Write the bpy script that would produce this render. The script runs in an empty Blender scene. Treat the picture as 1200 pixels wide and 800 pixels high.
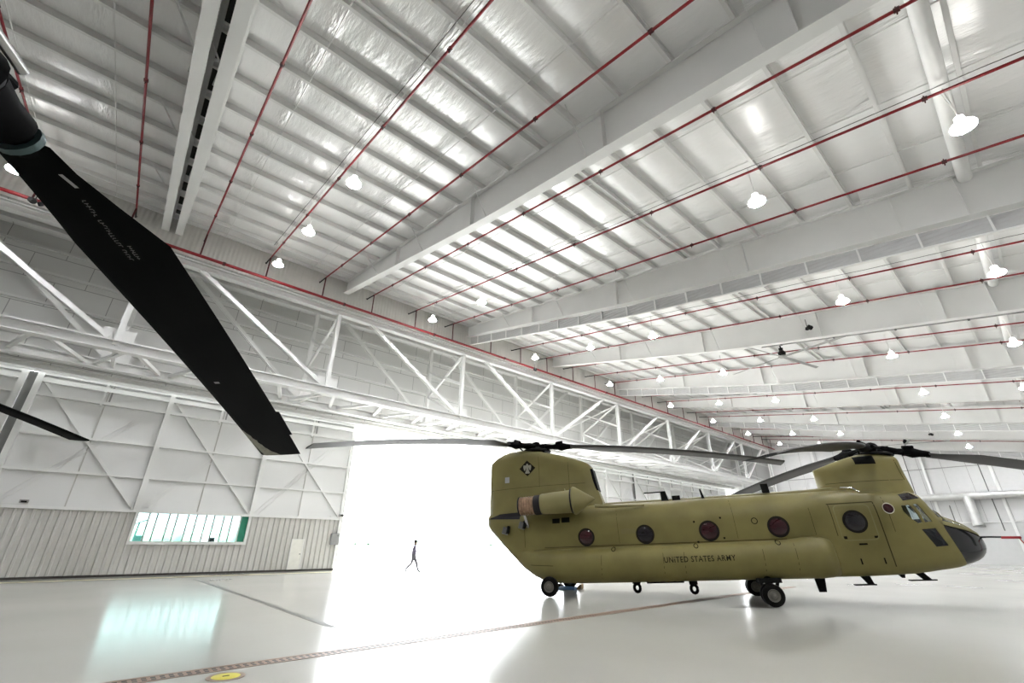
import bpy, bmesh, math, random
from mathutils import Vector, Matrix
from mathutils.bvhtree import BVHTree
random.seed(7)
PI = math.pi
scene = bpy.context.scene
COL = scene.collection

# ------------------------------------------------------------------ materials
def lin(c):
    return tuple(((v / 255) / 12.92 if v / 255 <= .04045 else ((v / 255 + .055) / 1.055) ** 2.4) for v in c) + (1,)

def mat(name, rgb, rough=.5, metal=0., var=.06, scale=3., bump=0., bscale=40., spec=.5, coat=0.):
    m = bpy.data.materials.new(name); m.use_nodes = True
    nt = m.node_tree; N = nt.nodes; L = nt.links
    b = N['Principled BSDF']
    b.inputs['Roughness'].default_value = rough; b.inputs['Metallic'].default_value = metal
    b.inputs['Specular IOR Level'].default_value = spec
    b.inputs['Coat Weight'].default_value = coat; b.inputs['Coat Roughness'].default_value = .08
    tc = N.new('ShaderNodeTexCoord')
    nz = N.new('ShaderNodeTexNoise'); nz.inputs['Scale'].default_value = scale; nz.inputs['Detail'].default_value = 5
    L.new(tc.outputs['Object'], nz.inputs['Vector'])
    mr = N.new('ShaderNodeMapRange'); mr.inputs['From Min'].default_value = .3; mr.inputs['From Max'].default_value = .7
    mr.inputs['To Min'].default_value = 1 - var; mr.inputs['To Max'].default_value = 1 + var
    L.new(nz.outputs['Fac'], mr.inputs['Value'])
    vm = N.new('ShaderNodeVectorMath'); vm.operation = 'SCALE'; vm.inputs[0].default_value = lin(rgb)[:3]
    L.new(mr.outputs['Result'], vm.inputs['Scale'])
    L.new(vm.outputs['Vector'], b.inputs['Base Color'])
    if bump:
        n2 = N.new('ShaderNodeTexNoise'); n2.inputs['Scale'].default_value = bscale
        L.new(tc.outputs['Object'], n2.inputs['Vector'])
        bp = N.new('ShaderNodeBump'); bp.inputs['Strength'].default_value = bump; bp.inputs['Distance'].default_value = .02
        L.new(n2.outputs['Fac'], bp.inputs['Height']); L.new(bp.outputs['Normal'], b.inputs['Normal'])
    return m

def glass(name, rgb, alpha, rough=.03):
    m = bpy.data.materials.new(name); m.use_nodes = True
    nt = m.node_tree; N = nt.nodes; L = nt.links; N.remove(N['Principled BSDF'])
    tr = N.new('ShaderNodeBsdfTransparent'); tr.inputs['Color'].default_value = lin(rgb)
    gl = N.new('ShaderNodeBsdfGlossy'); gl.inputs['Roughness'].default_value = rough
    fr = N.new('ShaderNodeFresnel'); fr.inputs['IOR'].default_value = 1.45
    mx = N.new('ShaderNodeMixShader')
    L.new(fr.outputs['Fac'], mx.inputs['Fac']); L.new(tr.outputs[0], mx.inputs[1]); L.new(gl.outputs[0], mx.inputs[2])
    if alpha < 1:
        df = N.new('ShaderNodeBsdfDiffuse'); df.inputs['Color'].default_value = lin((30, 33, 36))
        m2 = N.new('ShaderNodeMixShader'); m2.inputs['Fac'].default_value = 1 - alpha
        L.new(mx.outputs[0], m2.inputs[1]); L.new(df.outputs[0], m2.inputs[2]); mx = m2
    L.new(mx.outputs[0], N['Material Output'].inputs['Surface'])
    return m

def emit(name, rgb, s):
    m = bpy.data.materials.new(name); m.use_nodes = True
    N = m.node_tree.nodes; b = N['Principled BSDF']
    b.inputs['Base Color'].default_value = (.9, .9, .9, 1)
    b.inputs['Emission Color'].default_value = lin(rgb); b.inputs['Emission Strength'].default_value = s
    return m

def nodes(m): return m.node_tree.nodes, m.node_tree.links, m.node_tree.nodes['Principled BSDF']

M_white = mat('white_steel', (231, 231, 229), .45, var=.03, scale=1.5)
M_beam = mat('cream_steel', (228, 228, 226), .5, var=.03, scale=.8)
M_insul = mat('quilted_insulation', (243, 243, 242), .3, metal=.3, var=.03, scale=.7, spec=.6)
def insul_bump(m):
    N, L, b = nodes(m)
    tc = N.new('ShaderNodeTexCoord')
    nz = N.new('ShaderNodeTexNoise'); nz.inputs['Scale'].default_value = 1.6; nz.inputs['Detail'].default_value = 6; nz.inputs['Roughness'].default_value = .6
    mp = N.new('ShaderNodeMapping'); mp.inputs['Scale'].default_value = (2.6, .55, 1)
    L.new(tc.outputs['Object'], mp.inputs['Vector']); L.new(mp.outputs[0], nz.inputs['Vector'])
    wv = N.new('ShaderNodeTexWave'); wv.bands_direction = 'X'; wv.inputs['Scale'].default_value = .1404; wv.inputs['Phase Offset'].default_value = .09; wv.inputs['Distortion'].default_value = .9
    wv.inputs['Detail'].default_value = 2; wv.inputs['Detail Scale'].default_value = .8
    L.new(tc.outputs['Object'], wv.inputs['Vector'])
    pw = N.new('ShaderNodeMath'); pw.operation = 'POWER'; pw.inputs[1].default_value = 14
    L.new(wv.outputs['Fac'], pw.inputs[0])
    n3 = N.new('ShaderNodeTexNoise'); n3.inputs['Scale'].default_value = 5; n3.inputs['Detail'].default_value = 4
    L.new(mp.outputs[0], n3.inputs['Vector'])
    mu = N.new('ShaderNodeMath'); mu.operation = 'MULTIPLY'; L.new(pw.outputs[0], mu.inputs[0]); L.new(n3.outputs['Fac'], mu.inputs[1])
    ad = N.new('ShaderNodeMath'); ad.operation = 'MULTIPLY_ADD'; ad.inputs[1].default_value = .5
    L.new(nz.outputs['Fac'], ad.inputs[0]); L.new(mu.outputs[0], ad.inputs[2])
    bp = N.new('ShaderNodeBump'); bp.inputs['Strength'].default_value = .55; bp.inputs['Distance'].default_value = .14
    L.new(ad.outputs[0], bp.inputs['Height']); L.new(bp.outputs[0], b.inputs['Normal'])
insul_bump(M_insul)
M_deck = mat('dark_roof_deck', (38, 36, 33), .8)
def ribbed(m, axis, scale, strength=.6, dist=.03):
    N, L, b = nodes(m)
    tc = N.new('ShaderNodeTexCoord')
    wv = N.new('ShaderNodeTexWave'); wv.bands_direction = axis; wv.inputs['Scale'].default_value = scale
    L.new(tc.outputs['Object'], wv.inputs['Vector'])
    bp = N.new('ShaderNodeBump'); bp.inputs['Strength'].default_value = strength; bp.inputs['Distance'].default_value = dist
    L.new(wv.outputs['Fac'], bp.inputs['Height']); L.new(bp.outputs[0], b.inputs['Normal'])
M_fascia = mat('grey_corrugated_fascia', (196, 194, 189), .6, var=.03); ribbed(M_fascia, 'X', 1.6)
M_curtain = mat('grey_draft_curtain', (188, 188, 188), .5, var=.03); ribbed(M_curtain, 'Z', 2.2)
M_quilt = mat('wall_quilt', (214, 214, 212), .6, var=.04, scale=.5, bump=.3, bscale=2.)
def brick_seams(m, rgb, rgb2, sx, sz):
    N, L, b = nodes(m)
    tc = N.new('ShaderNodeTexCoord'); sp = N.new('ShaderNodeSeparateXYZ'); cb = N.new('ShaderNodeCombineXYZ')
    L.new(tc.outputs['Object'], sp.inputs[0]); L.new(sp.outputs['X'], cb.inputs['X']); L.new(sp.outputs['Z'], cb.inputs['Y'])
    br = N.new('ShaderNodeTexBrick'); br.inputs['Scale'].default_value = 1
    br.inputs['Brick Width'].default_value = sx; br.inputs['Row Height'].default_value = sz
    br.inputs['Mortar Size'].default_value = .022; br.inputs['Mortar Smooth'].default_value = .6
    br.inputs['Color1'].default_value = lin(rgb); br.inputs['Color2'].default_value = lin(rgb2)
    br.inputs['Mortar'].default_value = lin(tuple(v * .72 for v in rgb))
    L.new(cb.outputs[0], br.inputs['Vector']); L.new(br.outputs['Color'], b.inputs['Base Color'])
brick_seams(M_quilt, (214, 214, 212), (219, 219, 217), 2.3, 1.35)
M_panel = mat('door_liner_panel', (230, 230, 229), .5, var=.02, scale=.6, bump=.15, bscale=1.5)
M_siding = mat('ribbed_siding', (206, 204, 200), .5, var=.03)
M_seal = mat('dark_seal', (62, 60, 56), .8)
M_darksteel = mat('dark_steel_track', (92, 92, 90), .5, var=.1)
M_red = mat('red_pipe', (128, 10, 22), .4, var=.08)
M_redd = mat('dark_red_fitting', (70, 10, 16), .5)
M_blackfit = mat('black_fitting', (18, 17, 17), .5, spec=.2)
M_grey = mat('grey_paint', (150, 150, 148), .45)
M_cable = mat('grey_cable', (120, 120, 116), .5)
M_duct = mat('galvanised_duct', (214, 214, 212), .28, metal=.55, var=.08, scale=2.)
M_wallr = mat('end_wall_liner', (206, 206, 205), .55, var=.02, bump=.15, bscale=1.2)
M_lens = emit('lamp_lens', (250, 252, 255), 400)
M_glow = emit('lamp_uplight', (255, 253, 248), 13)  # housing glow added as uplight to brighten the ceiling
M_olive = mat('olive_drab_paint', (112, 104, 62), .5, var=.14, scale=1.1, spec=.25)
M_sten = mat('faded_stencil', (84, 84, 82), .7)
M_olive2 = mat('pale_olive_paint', (122, 115, 76), .5, var=.08, scale=1.5, spec=.25)
M_olived = mat('panel_gap', (58, 52, 30), .7, spec=.1)
M_black = mat('black_antenna', (14, 14, 13), .7, spec=.12)
M_hub = mat('rotor_head_black', (8, 8, 9), .65, var=.3, scale=12, spec=.04)
M_blade = mat('blade_dark_grey', (56, 56, 56), .5, var=.12, scale=2., spec=.2)
M_blade2 = mat('blade_black', (8, 9, 9), .65, var=.18, scale=1.3, spec=.04)
M_worn = mat('worn_blade_tip', (116, 115, 100), .6, var=.25, scale=18)
M_tyre = mat('tyre_rubber', (20, 19, 18), .8, spec=.1)
M_rim = mat('wheel_rim', (96, 93, 86), .5, metal=.2)
M_nose = mat('nose_glass_black', (14, 15, 17), .12, var=.2, scale=2.5, spec=.35)
M_wing = mat('window_dark', (22, 18, 22), .06, spec=.5)
M_winr = mat('window_maroon', (46, 12, 18), .07, var=.08, scale=5, spec=.5)
M_wrim = mat('window_rim', (26, 22, 18), .6, spec=.15)
M_cockpit = mat('cabin_interior_dark', (48, 50, 50), .7)
M_glassc = glass('cockpit_glass', (225, 235, 235), 1)
M_glassd = glass('cockpit_glass_tinted', (60, 62, 66), .3)
M_exh = mat('exhaust_metal', (148, 120, 98), .3, metal=.7, var=.25, scale=9)
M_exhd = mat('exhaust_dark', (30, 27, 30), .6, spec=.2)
M_letter = mat('stencil_black', (26, 23, 14), .8, spec=.1)
M_bird = mat('emblem_grey', (134, 132, 118), .6)
M_teal = mat('teal_boot', (54, 74, 74), .5)
M_orange = mat('orange_tag', (220, 150, 40), .5)
M_silver = mat('silver_tube', (190, 190, 188), .25, metal=.8)
M_flag = mat('red_ribbon', (168, 24, 36), .6)
M_yellow = mat('yellow_cover', (226, 214, 70), .35, var=.05)
M_brownring = mat('brown_ring', (140, 118, 104), .5)
M_grate = mat('drain_grate', (128, 104, 88), .5, var=.2, scale=1.2)
M_tape = mat('floor_line', (112, 110, 104), .5, spec=.2)
M_skid = mat('tyre_mark', (62, 58, 52), .5, var=.3, scale=6)
M_ystripe = mat('faded_yellow_stripe', (206, 200, 160), .35, var=.1, scale=2)
M_bluerefl = mat('blue_reflection', (120, 160, 205), .3)
M_ochre = mat('chock_ochre', (150, 120, 70), .6)
M_shirt = mat('dark_shirt', (112, 106, 124), .8)
M_trouser = mat('grey_trousers', (96, 94, 100), .8)
M_skin = mat('skin', (120, 84, 70), .6)
M_hair = mat('dark_hair', (36, 30, 30), .7)
M_tealglass = glass('teal_window_glass', (172, 190, 188), 1, .02)
M_green = mat('green_tinted_panel', (40, 132, 104), .3, var=.1)
M_apron = mat('apron_concrete', (205, 204, 200), .8, var=.04, scale=.1)
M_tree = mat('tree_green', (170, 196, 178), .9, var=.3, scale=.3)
M_van = mat('van_white', (225, 228, 230), .3)
M_tealdark = mat('cart_teal', (26, 72, 66), .5)
M_box = mat('grey_box', (150, 150, 152), .4)
M_doorp = mat('pale_door', (232, 231, 224), .4)

# floor: glossy grey epoxy
M_floor = mat('epoxy_floor', (187, 185, 179), .16, var=.03, scale=.35, spec=.5)
def floor_tune(m):
    N, L, b = nodes(m)
    tc = N.new('ShaderNodeTexCoord')
    nz = N.new('ShaderNodeTexNoise'); nz.inputs['Scale'].default_value = .25; nz.inputs['Detail'].default_value = 1
    L.new(tc.outputs['Object'], nz.inputs['Vector'])
    mr = N.new('ShaderNodeMapRange'); mr.inputs['To Min'].default_value = .13; mr.inputs['To Max'].default_value = .2
    L.new(nz.outputs['Fac'], mr.inputs['Value']); L.new(mr.outputs[0], b.inputs['Roughness'])
floor_tune(M_floor)
def grate_holes(m):
    N, L, b = nodes(m)
    tc = N.new('ShaderNodeTexCoord'); sp = N.new('ShaderNodeSeparateXYZ'); L.new(tc.outputs['Object'], sp.inputs[0])
    def pulse(out, period, duty, off=0):
        a = N.new('ShaderNodeMath'); a.operation = 'ADD'; a.inputs[1].default_value = 100 * period + off; L.new(out, a.inputs[0])
        q = N.new('ShaderNodeMath'); q.operation = 'MODULO'; q.inputs[1].default_value = period; L.new(a.outputs[0], q.inputs[0])
        g = N.new('ShaderNodeMath'); g.operation = 'LESS_THAN'; g.inputs[1].default_value = period * duty; L.new(q.outputs[0], g.inputs[0])
        return g.outputs[0]
    px = pulse(sp.outputs['X'], .1, .55); py = pulse(sp.outputs['Y'], .105, .7)
    mu = N.new('ShaderNodeMath'); mu.operation = 'MULTIPLY'; L.new(px, mu.inputs[0]); L.new(py, mu.inputs[1])
    mx = N.new('ShaderNodeMix'); mx.data_type = 'RGBA'; mx.inputs['A'].default_value = lin((150, 124, 106)); mx.inputs['B'].default_value = lin((18, 14, 12))
    L.new(mu.outputs[0], mx.inputs['Factor']); L.new(mx.outputs['Result'], b.inputs['Base Color'])
grate_holes(M_grate)

# ------------------------------------------------------------------ mesh builder
class MB:
    def __init__(s): s.v = []; s.f = []; s.mi = []; s.m = 0
    def add(s, vs, fs):
        o = len(s.v); s.v += [Vector(p) for p in vs]
        for f in fs: s.f.append([i + o for i in f]); s.mi.append(s.m)
        return s
    def box(s, x0, x1, y0, y1, z0, z1):
        vs = [(x, y, z) for x in (x0, x1) for y in (y0, y1) for z in (z0, z1)]
        return s.add(vs, [(0, 1, 3, 2), (4, 6, 7, 5), (0, 4, 5, 1), (2, 3, 7, 6), (0, 2, 6, 4), (1, 5, 7, 3)])
    def bar(s, a, b, w, h, up=(0, 0, 1)):
        a, b = Vector(a), Vector(b); d = (b - a).normalized(); u = Vector(up)
        if abs(d.dot(u)) > .98: u = Vector((0, 1, 0)) if abs(d.y) < .9 else Vector((1, 0, 0))
        r = d.cross(u).normalized(); u = r.cross(d)
        vs = [p + r * (i * w / 2) + u * (j * h / 2) for p in (a, b) for i in (-1, 1) for j in (-1, 1)]
        return s.add(vs, [(0, 1, 3, 2), (4, 6, 7, 5), (0, 4, 5, 1), (2, 3, 7, 6), (0, 2, 6, 4), (1, 5, 7, 3)])
    def ibar(s, a, b, w, h, t=.03, up=(0, 0, 1)):
        a, b = Vector(a), Vector(b); d = (b - a).normalized(); u = Vector(up)
        if abs(d.dot(u)) > .98: u = Vector((0, 1, 0))
        r = d.cross(u).normalized(); u = r.cross(d)
        for o in (h / 2 - t / 2, -h / 2 + t / 2): s.bar(a + u * o, b + u * o, w, t, u)
        return s.bar(a, b, t * .7, h - 2 * t, u)
    def tube(s, pts, r, n=8, cap=True):
        pts = [Vector(p) for p in pts]; rs = r if isinstance(r, (list, tuple)) else [r] * len(pts)
        o = len(s.v); prev = None; vs = []; fs = []
        for i, p in enumerate(pts):
            d = (pts[min(i + 1, len(pts) - 1)] - pts[max(i - 1, 0)]).normalized()
            if prev is None:
                prev = d.cross(Vector((0, 0, 1)) if abs(d.z) < .9 else Vector((1, 0, 0))).normalized()
            x = (prev - d * prev.dot(d)).normalized(); y = d.cross(x); prev = x
            for k in range(n):
                t = 2 * PI * k / n; vs.append(p + (x * math.cos(t) + y * math.sin(t)) * rs[i])
        for i in range(len(pts) - 1):
            for k in range(n): fs.append((i * n + k, i * n + (k + 1) % n, (i + 1) * n + (k + 1) % n, (i + 1) * n + k))
        if cap: fs.append(tuple(range(n - 1, -1, -1))); fs.append(tuple((len(pts) - 1) * n + k for k in range(n)))
        return s.add(vs, fs)
    def lathe(s, c, axis, prof, n=24, cap=True):   # prof: (along axis, radius)
        c = Vector(c); a = Vector(axis).normalized()
        x = a.cross(Vector((0, 0, 1)) if abs(a.z) < .9 else Vector((1, 0, 0))).normalized(); y = a.cross(x)
        vs = []; fs = []
        for (h, r) in prof:
            for k in range(n):
                t = 2 * PI * k / n; vs.append(c + a * h + (x * math.cos(t) + y * math.sin(t)) * max(r, 1e-4))
        m = len(prof)
        for i in range(m - 1):
            for k in range(n): fs.append((i * n + k, i * n + (k + 1) % n, (i + 1) * n + (k + 1) % n, (i + 1) * n + k))
        if cap: fs.append(tuple(range(n - 1, -1, -1))); fs.append(tuple((m - 1) * n + k for k in range(n)))
        return s.add(vs, fs)
    def loft(s, rings, cap=True, closed=True):
        n = len(rings[0]); vs = [p for r in rings for p in r]; fs = []
        for i in range(len(rings) - 1):
            for k in range(n if closed else n - 1):
                fs.append((i * n + k, i * n + (k + 1) % n, (i + 1) * n + (k + 1) % n, (i + 1) * n + k))
        if cap: fs.append(tuple(range(n - 1, -1, -1))); fs.append(tuple((len(rings) - 1) * n + k for k in range(n)))
        return s.add(vs, fs)
    def prism(s, poly, ext):
        n = len(poly); e = Vector(ext); p = [Vector(q) for q in poly]
        return s.add(p + [q + e for q in p], [tuple(range(n - 1, -1, -1)), tuple(range(n, 2 * n))] + [(i, (i + 1) % n, n + (i + 1) % n, n + i) for i in range(n)])
    def xf(s, M):
        s.v = [M @ p for p in s.v]; return s
    def mesh(s, name, mats):
        me = bpy.data.meshes.new(name)
        me.from_pydata([tuple(p) for p in s.v], [], s.f)
        for m in (mats if isinstance(mats, (list, tuple)) else [mats]): me.materials.append(m)
        if any(s.mi): me.polygons.foreach_set('material_index', s.mi)
        bm = bmesh.new(); bm.from_mesh(me); bmesh.ops.recalc_face_normals(bm, faces=bm.faces); bm.to_mesh(me); bm.free()
        return me
    def build(s, name, mats, parent=None, smooth=None, M=None):
        if M is not None: s.xf(M)
        me = s.mesh(name, mats)
        if smooth:
            me.shade_smooth(); me.set_sharp_from_angle(angle=math.radians(smooth))
        return link(name, me, parent)

def link(name, me, parent=None):
    o = bpy.data.objects.new(name, me); COL.objects.link(o)
    if parent is not None: o.parent = parent
    return o
def tag(o, label=None, cat=None, group=None, kind=None):
    for k, v in (('label', label), ('category', cat), ('group', group), ('kind', kind)):
        if v: o[k] = v
    return o
def empty(name, loc=(0, 0, 0)):
    o = bpy.data.objects.new(name, None); COL.objects.link(o); o.location = loc; o.empty_display_size = .2
    return o
def struct(o): o['kind'] = 'structure'; return o
def bev(o, w=.01, seg=2):
    m = o.modifiers.new('Bevel', 'BEVEL'); m.width = w; m.segments = seg; m.limit_method = 'ANGLE'; return o
ORD = ['first', 'second', 'third', 'fourth', 'fifth', 'sixth', 'seventh', 'eighth', 'ninth', 'tenth', 'eleventh', 'twelfth']

# ------------------------------------------------------------------ camera
f = 521.81; th = .424; ro = .0091; yaw = .8496
F = Vector((math.cos(th) * math.cos(PI / 2 - yaw + 0) , 0, 0))
def cam_axes():
    Fc = Vector((0, math.cos(th), math.sin(th))); Uc = Vector((0, -math.sin(th), math.cos(th))); Rc = Vector((1, 0, 0))
    R2 = Rc * math.cos(ro) + Uc * math.sin(ro); U2 = -Rc * math.sin(ro) + Uc * math.cos(ro)
    A = Matrix(((math.sin(yaw), math.cos(yaw), 0), (-math.cos(yaw), math.sin(yaw), 0), (0, 0, 1)))
    return A @ R2, A @ U2, A @ Fc
cr, cu, cf = cam_axes()
cd = bpy.data.cameras.new('camera'); cam = bpy.data.objects.new('camera', cd); COL.objects.link(cam)
cd.sensor_fit = 'HORIZONTAL'; cd.sensor_width = 36; cd.lens = 36 * f / 1200; cd.clip_start = .05; cd.clip_end = 1000
cam.matrix_world = Matrix(((cr.x, cu.x, -cf.x, 0), (cr.y, cu.y, -cf.y, 0), (cr.z, cu.z, -cf.z, 1.67), (0, 0, 0, 1)))
scene.camera = cam

# ------------------------------------------------------------------ hall dimensions
SL = .161; Z0 = 15.94; YW = 24.0; YD = 31.0; XL = -19.5; XR = 71.0; YB = -13.0
def rz(y): return Z0 + SL * (y - YW)
GX = [-9.8, -.9, 7.8, 16.85, 25.7, 34.65, 43.6, 52.55, 61.5, 70.3]
GW = ['leftmost', 'doubled', 'third', 'fourth', 'fifth', 'sixth', 'seventh', 'eighth', 'ninth', 'tenth']
XOP0, XOP1 = 12.45, 35.6

# floor / apron
struct(MB().box(XL, XR, YB, YD + .4, -.2, 0).build('floor', M_floor))
struct(MB().box(-150, 260, YD + .4, 420, -.25, -.03).build('ground', M_apron))
# ceiling skin
PY = [2.825 + 1.525 * k for k in range(-10, 14)]
mb = MB()
edges = [YB] + PY + [YW + .1]
for (xa, xb) in ((XL, -.98), (-.64, XR)):
    rows = []
    for i in range(len(edges) - 1):
        for j in range(6):
            if j == 0 and i > 0: continue
            t = j / 5; y = edges[i] + (edges[i + 1] - edges[i]) * t
            rows.append((y, rz(y) + .235 - .085 * math.sin(PI * t)))
    nx = 2
    vs = [(xa + (xb - xa) * q / (nx - 1), y, z) for (y, z) in rows for q in range(nx)]
    mb.add(vs, [(r * nx + q, r * nx + q + 1, (r + 1) * nx + q + 1, (r + 1) * nx + q) for r in range(len(rows) - 1) for q in range(nx - 1)])
mb.m = 1
mb.add([(-1.2, YB, rz(YB) + .3), (-.65, YB, rz(YB) + .3), (-.65, YW, rz(YW) + .3), (-1.2, YW, rz(YW) + .3)], [(0, 1, 2, 3)])
mb.add([(XL, YB, rz(YB) + .42), (XR, YB, rz(YB) + .42), (XR, YW + .1, rz(YW + .1) + .42), (XL, YW + .1, rz(YW + .1) + .42)], [(0, 1, 2, 3)])
ceil = mb.build('ceiling', [M_insul, M_deck], smooth=40)
struct(ceil)
for i, y in enumerate(PY + [YW - .12]):
    z = rz(y); m = MB()
    m.bar((XL, y, z + .12), (XR, y, z + .12), .012, .22)
    m.bar((XL, y + .04, z + .006), (XR, y + .04, z + .006), .09, .012)
    m.bar((XL, y + .006, z + .03), (XR, y + .006, z + .03), .012, .05)
    m.bar((XL, y - .04, z + .225), (XR, y - .04, z + .225), .08, .012)
    m.build('purlin', M_beam, ceil)
m = MB(); m.tube([(XL, -1.35, rz(-1.35) - .1), (XR, -1.35, rz(-1.35) - .1)], .17, 14); m.build('round_strut', M_white, ceil, 40)
for y in (7.12, -3.55): m = MB(); m.bar((XL, y, rz(y) + .1), (XR, y, rz(y) + .1), .08, .2); m.build('purlin', M_beam, ceil)
for g in range(len(GX) - 1):
    for q in range(3):
        x = GX[g] + (GX[g + 1] - GX[g]) * (q + 1) / 4
        m = MB(); m.tube([(x, YB, rz(YB) + .03), (x, YW, rz(YW) + .03)], .018, 5); m.build('sag_rod', M_white, ceil)

# ------------------------------------------------------------------ roof girders
def gdepth(y): return .78 + (1.45 - .78) * min(1, max(0, (YW - .1 - y) / 13.5))
def girder(gx, name, label, group, fw=.34):
    r = empty(name, (gx, YW - .4, rz(YW)))
    tag(r, label, 'girder', group)
    off = Vector((gx, YW - .4, rz(YW)))
    T = Matrix.Translation(-off)
    ys = [YW - .05 - k * (YW - .05 - YB) / 18 for k in range(19)]
    m = MB(); vs = []
    for y in ys:
        for dx in (-.012, .012):
            vs += [(gx + dx, y, rz(y) - .02), (gx + dx, y, rz(y) - gdepth(y))]
    fs = []
    for i in range(18):
        a = i * 4; b = a + 4
        fs += [(a, a + 1, b + 1, b), (a + 2, b + 2, b + 3, a + 3), (a, b, b + 2, a + 2), (a + 1, a + 3, b + 3, b + 1)]
    fs += [(0, 2, 3, 1), (72, 73, 75, 74)]
    m.add(vs, fs); m.build('web', M_beam, r, M=T)
    for nm, fz in (('top_flange', lambda y: rz(y) - .012), ('bottom_flange', lambda y: rz(y) - gdepth(y))):
        m = MB(); rings = []
        for y in ys:
            z = fz(y); rings.append([(gx - fw / 2, y, z - .012), (gx + fw / 2, y, z - .012), (gx + fw / 2, y, z + .012), (gx - fw / 2, y, z + .012)])
        m.loft(rings); m.build(nm, M_beam, r, M=T)
    for y in (17.2, 11.1, 5.0, .4, -1.1, -7):
        m = MB(); m.bar((gx - .1, y, rz(y) - .03), (gx - .1, y, rz(y) - gdepth(y) + .02), .18, .012, (0, 1, 0)); m.build('stiffener', M_beam, r, M=T)
    for y in (19.3, 14.7, 10.2, 5.6, 1.0):   # flange braces from the girder foot up to a purlin
        m = MB(); zb = rz(y) - gdepth(y) + .06
        m.bar((gx - .13, y, zb), (gx - .95, y + .02, rz(y) + .04), .05, .006, (0, 1, 0)); m.build('flange_brace', M_white, r, M=T)
    return r
girder(GX[0], 'roof_girder', 'white tapered roof girder furthest left, beyond the red pipes above the black blade', 'roof girders')
girder(-1.08, 'roof_girder', 'left one of the two roof girders set close together with a dark gap between', 'roof girders', .3)
girder(-.54, 'roof_girder', 'right one of the two roof girders set close together with a dark gap between', 'roof girders', .3)
for i in range(2, 10):
    extra = {2: 'large white tapered roof girder ending above the big door truss, nearest across the picture top',
             3: 'white roof girder with a corrugated curtain below it, next beyond the largest one',
             4: 'white roof girder carrying a grey conduit, just before the nearer ceiling fan',
             5: 'white roof girder just behind the nearer ceiling fan'}.get(i, 'white roof girder, %s one beyond the nearer ceiling fan' % ORD[i - 5])
    girder(GX[i], 'roof_girder', extra, 'roof girders')

# draft curtains under every second girder
for i, w in ((3, 'nearest'), (5, 'second nearest'), (7, 'third nearest'), (9, 'farthest')):
    gx = GX[i] + .2
    r = tag(empty('draft_curtain', (gx, YW - .2, rz(YW) - 1)), 'grey corrugated curtain strip hanging under a roof girder, %s of four' % w, 'draft curtain', 'draft curtains')
    T = Matrix.Translation(-r.location)
    ys = [YW - .1 - k * (YW - .1 - YB) / 14 for k in range(15)]
    m = MB(); rings = [[(gx, y, rz(y) - gdepth(y) - .02), (gx + .03, y, rz(y) - gdepth(y) - .02), (gx + .03, y, rz(y) - gdepth(y) - .55), (gx, y, rz(y) - gdepth(y) - .55)] for y in ys]
    m.loft(rings); m.build('corrugated_panel', M_curtain, r, M=T)
    m = MB(); m.loft([[(gx - .05, y, z - .55), (gx + .06, y, z - .55), (gx + .06, y, z - .6), (gx - .05, y, z - .6)] for y in ys for z in (rz(y) - gdepth(y),)])
    m.build('edge_angle', M_white, r, M=T)
    y = YW - 1
    while y > YB:
        z = rz(y) - gdepth(y); m = MB(); m.bar((gx - .04, y, z), (gx - .04, y, z - .58), .07, .05, (0, 1, 0)); m.build('stiffener', M_white, r, M=T); y -= 1.525

# ------------------------------------------------------------------ walls and trims
struct(MB().box(XL, XR, YW + .05, YW + .14, 14.25, rz(YW) + .3).build('trim_1', M_fascia))
m = MB(); m.box(XL, XR, 30.0, 30.2, 9.35, 16.1); m.m = 1
for z in (10.6, 12.3, 13.9, 15.2): m.bar((XL, 29.93, z), (XR, 29.93, z), .14, .12)
struct(m.build('wall_front', [M_quilt, M_beam]))
struct(MB().box(XL, XR, YW + .1, 30.2, 16.0, 16.15).build('trim_2', M_quilt))
m = MB()
m.box(XL, XR, 30.2, 30.5, 9.15, 9.6).box(XL, XR, 30.75, 31.15, 9.2, 9.6).box(XL, XR, 29.55, 29.7, 9.55, 9.75)
struct(m.build('trim_3', M_beam))
struct(MB().box(XL - .2, XL, YB, YD, 0, 16).build('wall_left', M_wallr))

struct(MB().box(XL - .2, XR + .2, YB - .2, YB, 0, rz(YB) + .5).build('wall_back', M_wallr))
# right end wall
m = MB(); m.box(XR, XR + .2, YB, YD + .4, 0, 16.2)
wr = struct(m.build('wall_right', M_wallr))
for y in (-8, -2.6, 2.8, 8.2, 13.6, 19.0, 24.4):
    MB().ibar((XR - .15, y, 0), (XR - .15, y, rz(y) - .2), .22, .3, .02, (1, 0, 0)).build('column', M_white, wr)
for z in (4.05, 9.8, 13.3):
    MB().bar((XR - .06, YB, z), (XR - .06, YD, z), .1, .08).build('girt', M_grey if z == 9.8 else M_white, wr)
for y in range(-12, 31, 2):
    MB().bar((XR - .012, y + .6, 4.1), (XR - .012, y + .6, rz(min(y + .6, 24)) - .3), .035, .02, (1, 0, 0)).build('seam_strip', M_grey, wr)
r = tag(empty('air_duct', (XR - .7, 5.4, 3.6)), 'silver air duct along the end wall with a drop beside the helicopter nose', 'duct')
T = Matrix.Translation(-r.location)
m = MB(); m.tube([(XR - .7, y, 6.65) for y in (11.5, 9, 6, 3, 0, -3, -6, -9, -12)], .36, 16); m.build('main_run', M_duct, r, 40, T)
m = MB(); m.tube([(XR - .7, 5.4, 6.6), (XR - .7, 5.4, 4.2), (XR - .75, 5.35, 3.7)], [.42, .42, .48], 16); m.build('drop', M_duct, r, 40, T)
m = MB(); m.lathe((XR - .75, 5.35, 3.62), (0, 0, 1), [(-.08, .5), (0, .52), (.06, .5)], 16); m.build('outlet_ring', M_grey, r, 40, T)
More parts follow.
